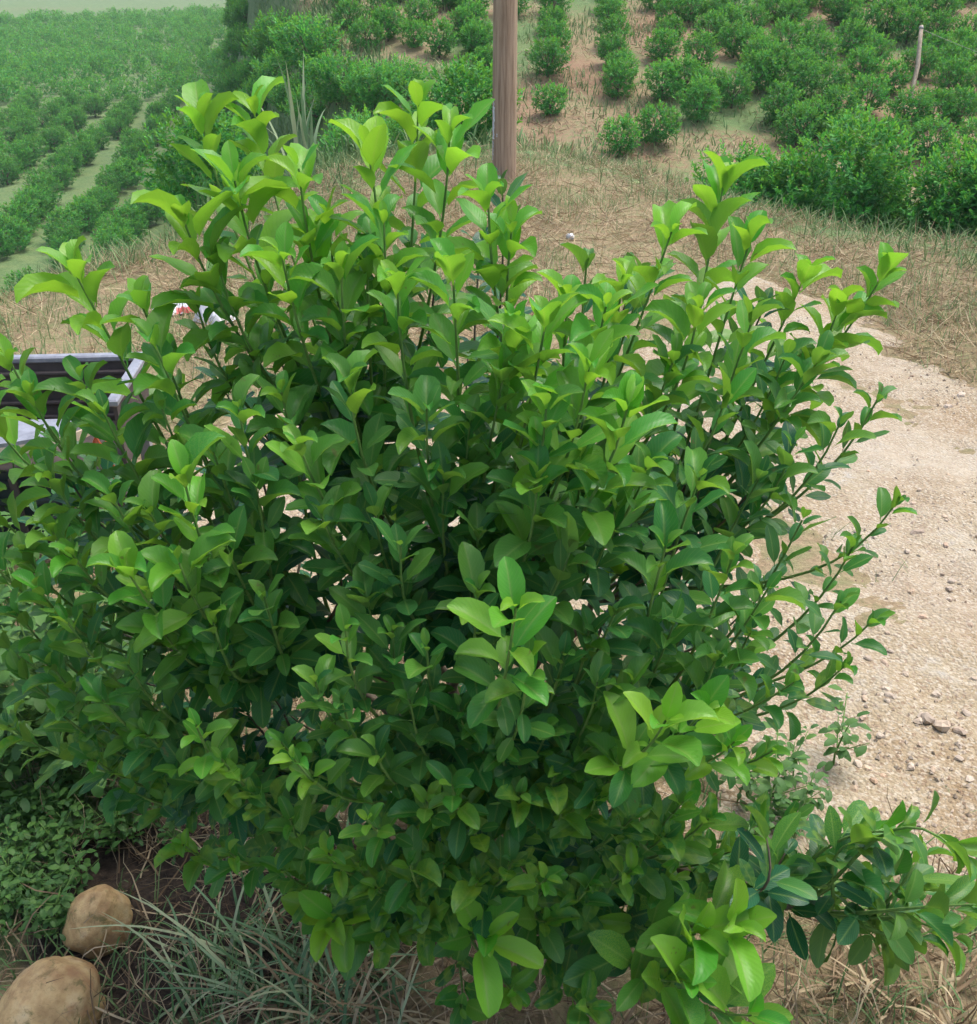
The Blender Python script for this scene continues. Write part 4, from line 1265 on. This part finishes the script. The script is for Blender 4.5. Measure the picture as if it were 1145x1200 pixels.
for k_, (a_, b_, nb) in enumerate([(300, 1120, 26), (370, 1130, 30), (330, 1190, 28), (250, 1180, 14), (420, 1160, 24), (390, 1215, 24)]):
    tuft(a_, b_, nb, 0.14, 0.36, 'blue-green long-bladed grass tuft sprawling on dark soil right of the rocks', M_BLUE, 600 + k_, 'blue-green grass tufts', wid=0.0032)
for k_, (a_, b_, nb) in enumerate([(1095, 1190, 22), (1020, 1180, 22), (480, 1190, 26), (350, 1170, 22), (430, 1200, 24)]):
    tuft(a_, b_, nb, 0.12, 0.26, 'straw-coloured grass tuft under the low branches', M_STRAW, 620 + k_, 'straw-coloured grass tufts', wid=0.003)
# tall grass clump behind the top shoots
c0 = np.array([-1.48, 8.6])
c0 = np.array([*c0, float(H(*c0))])
root = link('tall_grass_clump', None, loc=tuple(c0), label='tall clump of upright pale blue-green blades behind the young shoots', cat='grass clump')
g = np.random.default_rng(77)
for i in range(16):
    L = g.uniform(0.6, 1.05)
    V, F, U = blade_template(g.uniform(0.0, 0.5) if i < 12 else g.uniform(0.9, 1.5), 0.035 / L, 8, 0.03, i)
    az, ti = g.random() * 6.283, g.uniform(0.02, 0.38)
    d = np.array([math.cos(az) * math.sin(ti), math.sin(az) * math.sin(ti), math.cos(ti)])
    hz = np.array([math.cos(az), math.sin(az), 0.0])
    Yx = norm(hz - d * (hz @ d))
    R_ = np.stack([np.cross(Yx, d), Yx, d], -1) * L
    W = V @ R_.T + np.append(g.normal(size=2) * 0.05, 0.0)
    link('blade', mesh_np('blade', W, F, M_BLUE, U, {'rnd': np.full(len(W), g.uniform(.3, 1))}), root)

# broad-leaved weeds on the left
WEEDL = [leaf_template(0.52, 0.2, 0.5 + 0.2 * i, 0.1, 0.03, 0.15, 4, 2, seed=70 + i) for i in range(4)]
def weed_meshes(seed, hgt, nl, ls):
    g = np.random.default_rng(seed)
    path = np.array([(0, 0, -0.01), (0.01, 0, hgt * .35), (0.015, 0.01, hgt * .7), (0.0, 0.02, hgt)])
    parts = [tube(path, [.0028, .0024, .002, .0012], 5)]
    P, Yd, Zd, S = [], [], [], []
    for b in range(5):
        a, h0 = g.random() * 6.28, hgt * g.uniform(.25, .8)
        e = np.array([math.cos(a) * hgt * .4, math.sin(a) * hgt * .4, h0 + hgt * .3])
        bp_ = bez(np.array([.01, .005, h0]), np.array([e[0] * .5, e[1] * .5, h0 + .02]), e, 6)
        parts.append(tube(bp_, np.linspace(.0018, .001, 6), 4))
        for j in range(nl // 6):
            q_ = bp_[g.integers(2, 6)]
            P.append(q_); Yd.append(norm(g.normal(size=3) * np.array([1, 1, .4]) + np.array([0, 0, .25]))); S.append(ls * g.uniform(.6, 1.2))
    for j in range(nl // 4):
        h0 = hgt * g.uniform(.15, 1)
        P.append(np.array([np.interp(h0, path[:, 2], path[:, 0]), np.interp(h0, path[:, 2], path[:, 1]), h0]))
        Yd.append(norm(g.normal(size=3) * np.array([1, 1, .4]) + np.array([0, 0, .25]))); S.append(ls * g.uniform(.6, 1.2))
    P, Yd, S = np.array(P), np.array(Yd), np.array(S)
    R_ = frames(Yd, np.tile(UP, (len(P), 1)), S)
    V, F, U, I = join_inst(WEEDL, g.integers(0, 4, len(P)), R_, P)
    lf = mesh_np('foliage', V, F, M_WEED, U, {'age': (g.random(len(P)) * .6)[I], 'rnd': g.random(len(P))[I], 'mot': np.zeros(len(I))})
    V, F = merge(parts)
    return lf, mesh_np('stem', V, F, M_TWIG)
WM = [weed_meshes(700 + i, 0.16 + 0.06 * i, 36, 0.032 + 0.004 * i) for i in range(5)]
g = np.random.default_rng(99)
spots = [(g.uniform(-30, 190), g.uniform(720, 1010)) for _ in range(46)] + [(g.uniform(-40, 60), g.uniform(610, 760)) for _ in range(12)] + [(g.uniform(860, 980), g.uniform(890, 1010)) for _ in range(10)] + [(g.uniform(0, 260), g.uniform(990, 1070)) for _ in range(10)] + [(g.uniform(-20, 210), g.uniform(880, 1000)) for _ in range(40)] + [(g.uniform(-20, 80), g.uniform(1000, 1110)) for _ in range(22)]
for (a_, b_) in spots:
    p = ground_at(a_, b_)
    if np.hypot(p[0] + 0.62, p[1] - 1.42) < 0.14:
        continue
    k_ = int(g.integers(0, 5)) if a_ < 500 and b_ < 960 else 0
    if a_ > 500:
        lb, gp = 'small leafy weed at the edge of the gravel road under the bush', 'weeds at the road edge'
    elif b_ > 985:
        lb, gp = 'tiny green weed on the dark soil around the two rocks', 'tiny weeds around the rocks'
    elif b_ < 765 and a_ < 70:
        lb, gp = 'leafy green weed standing in front of the rusty metal cart', 'weeds in front of the cart'
    else:
        lb, gp = 'broad-leaved green weed in the patch between the cart and the rocks', 'weeds between the cart and the rocks'
    r_ = link('weed', None, loc=tuple(p), label=lb, cat='weed', group=gp)
    r_.rotation_euler = (0, 0, g.random() * 6.28)
    s_ = g.uniform(.7, 1.2) * (0.6 if b_ > 960 else 1)
    r_.scale = (s_, s_, s_)
    link('foliage', WM[k_][0], r_)
    link('stem', WM[k_][1], r_)

# ------------------------------------------------------------------ haze
t = NT('haze')
t.t.nodes.remove(t.out)
t.out = t.n('ShaderNodeOutputMaterial')
pv = t.n('ShaderNodeVolumePrincipled')
pv.inputs['Color'].default_value = (0.86, 0.93, 1.0, 1)
pv.inputs['Density'].default_value = 0.0006
t.t.links.new(pv.outputs[0], t.out.inputs['Volume'])
V, F = box(0, 0, 0, 1440, 1440, 26)
link('haze', mesh_np('haze', V, F, t.m, smooth=False), loc=(0, 0, -2), kind='stuff', label='thin pale haze in the air over the valley', cat='haze')
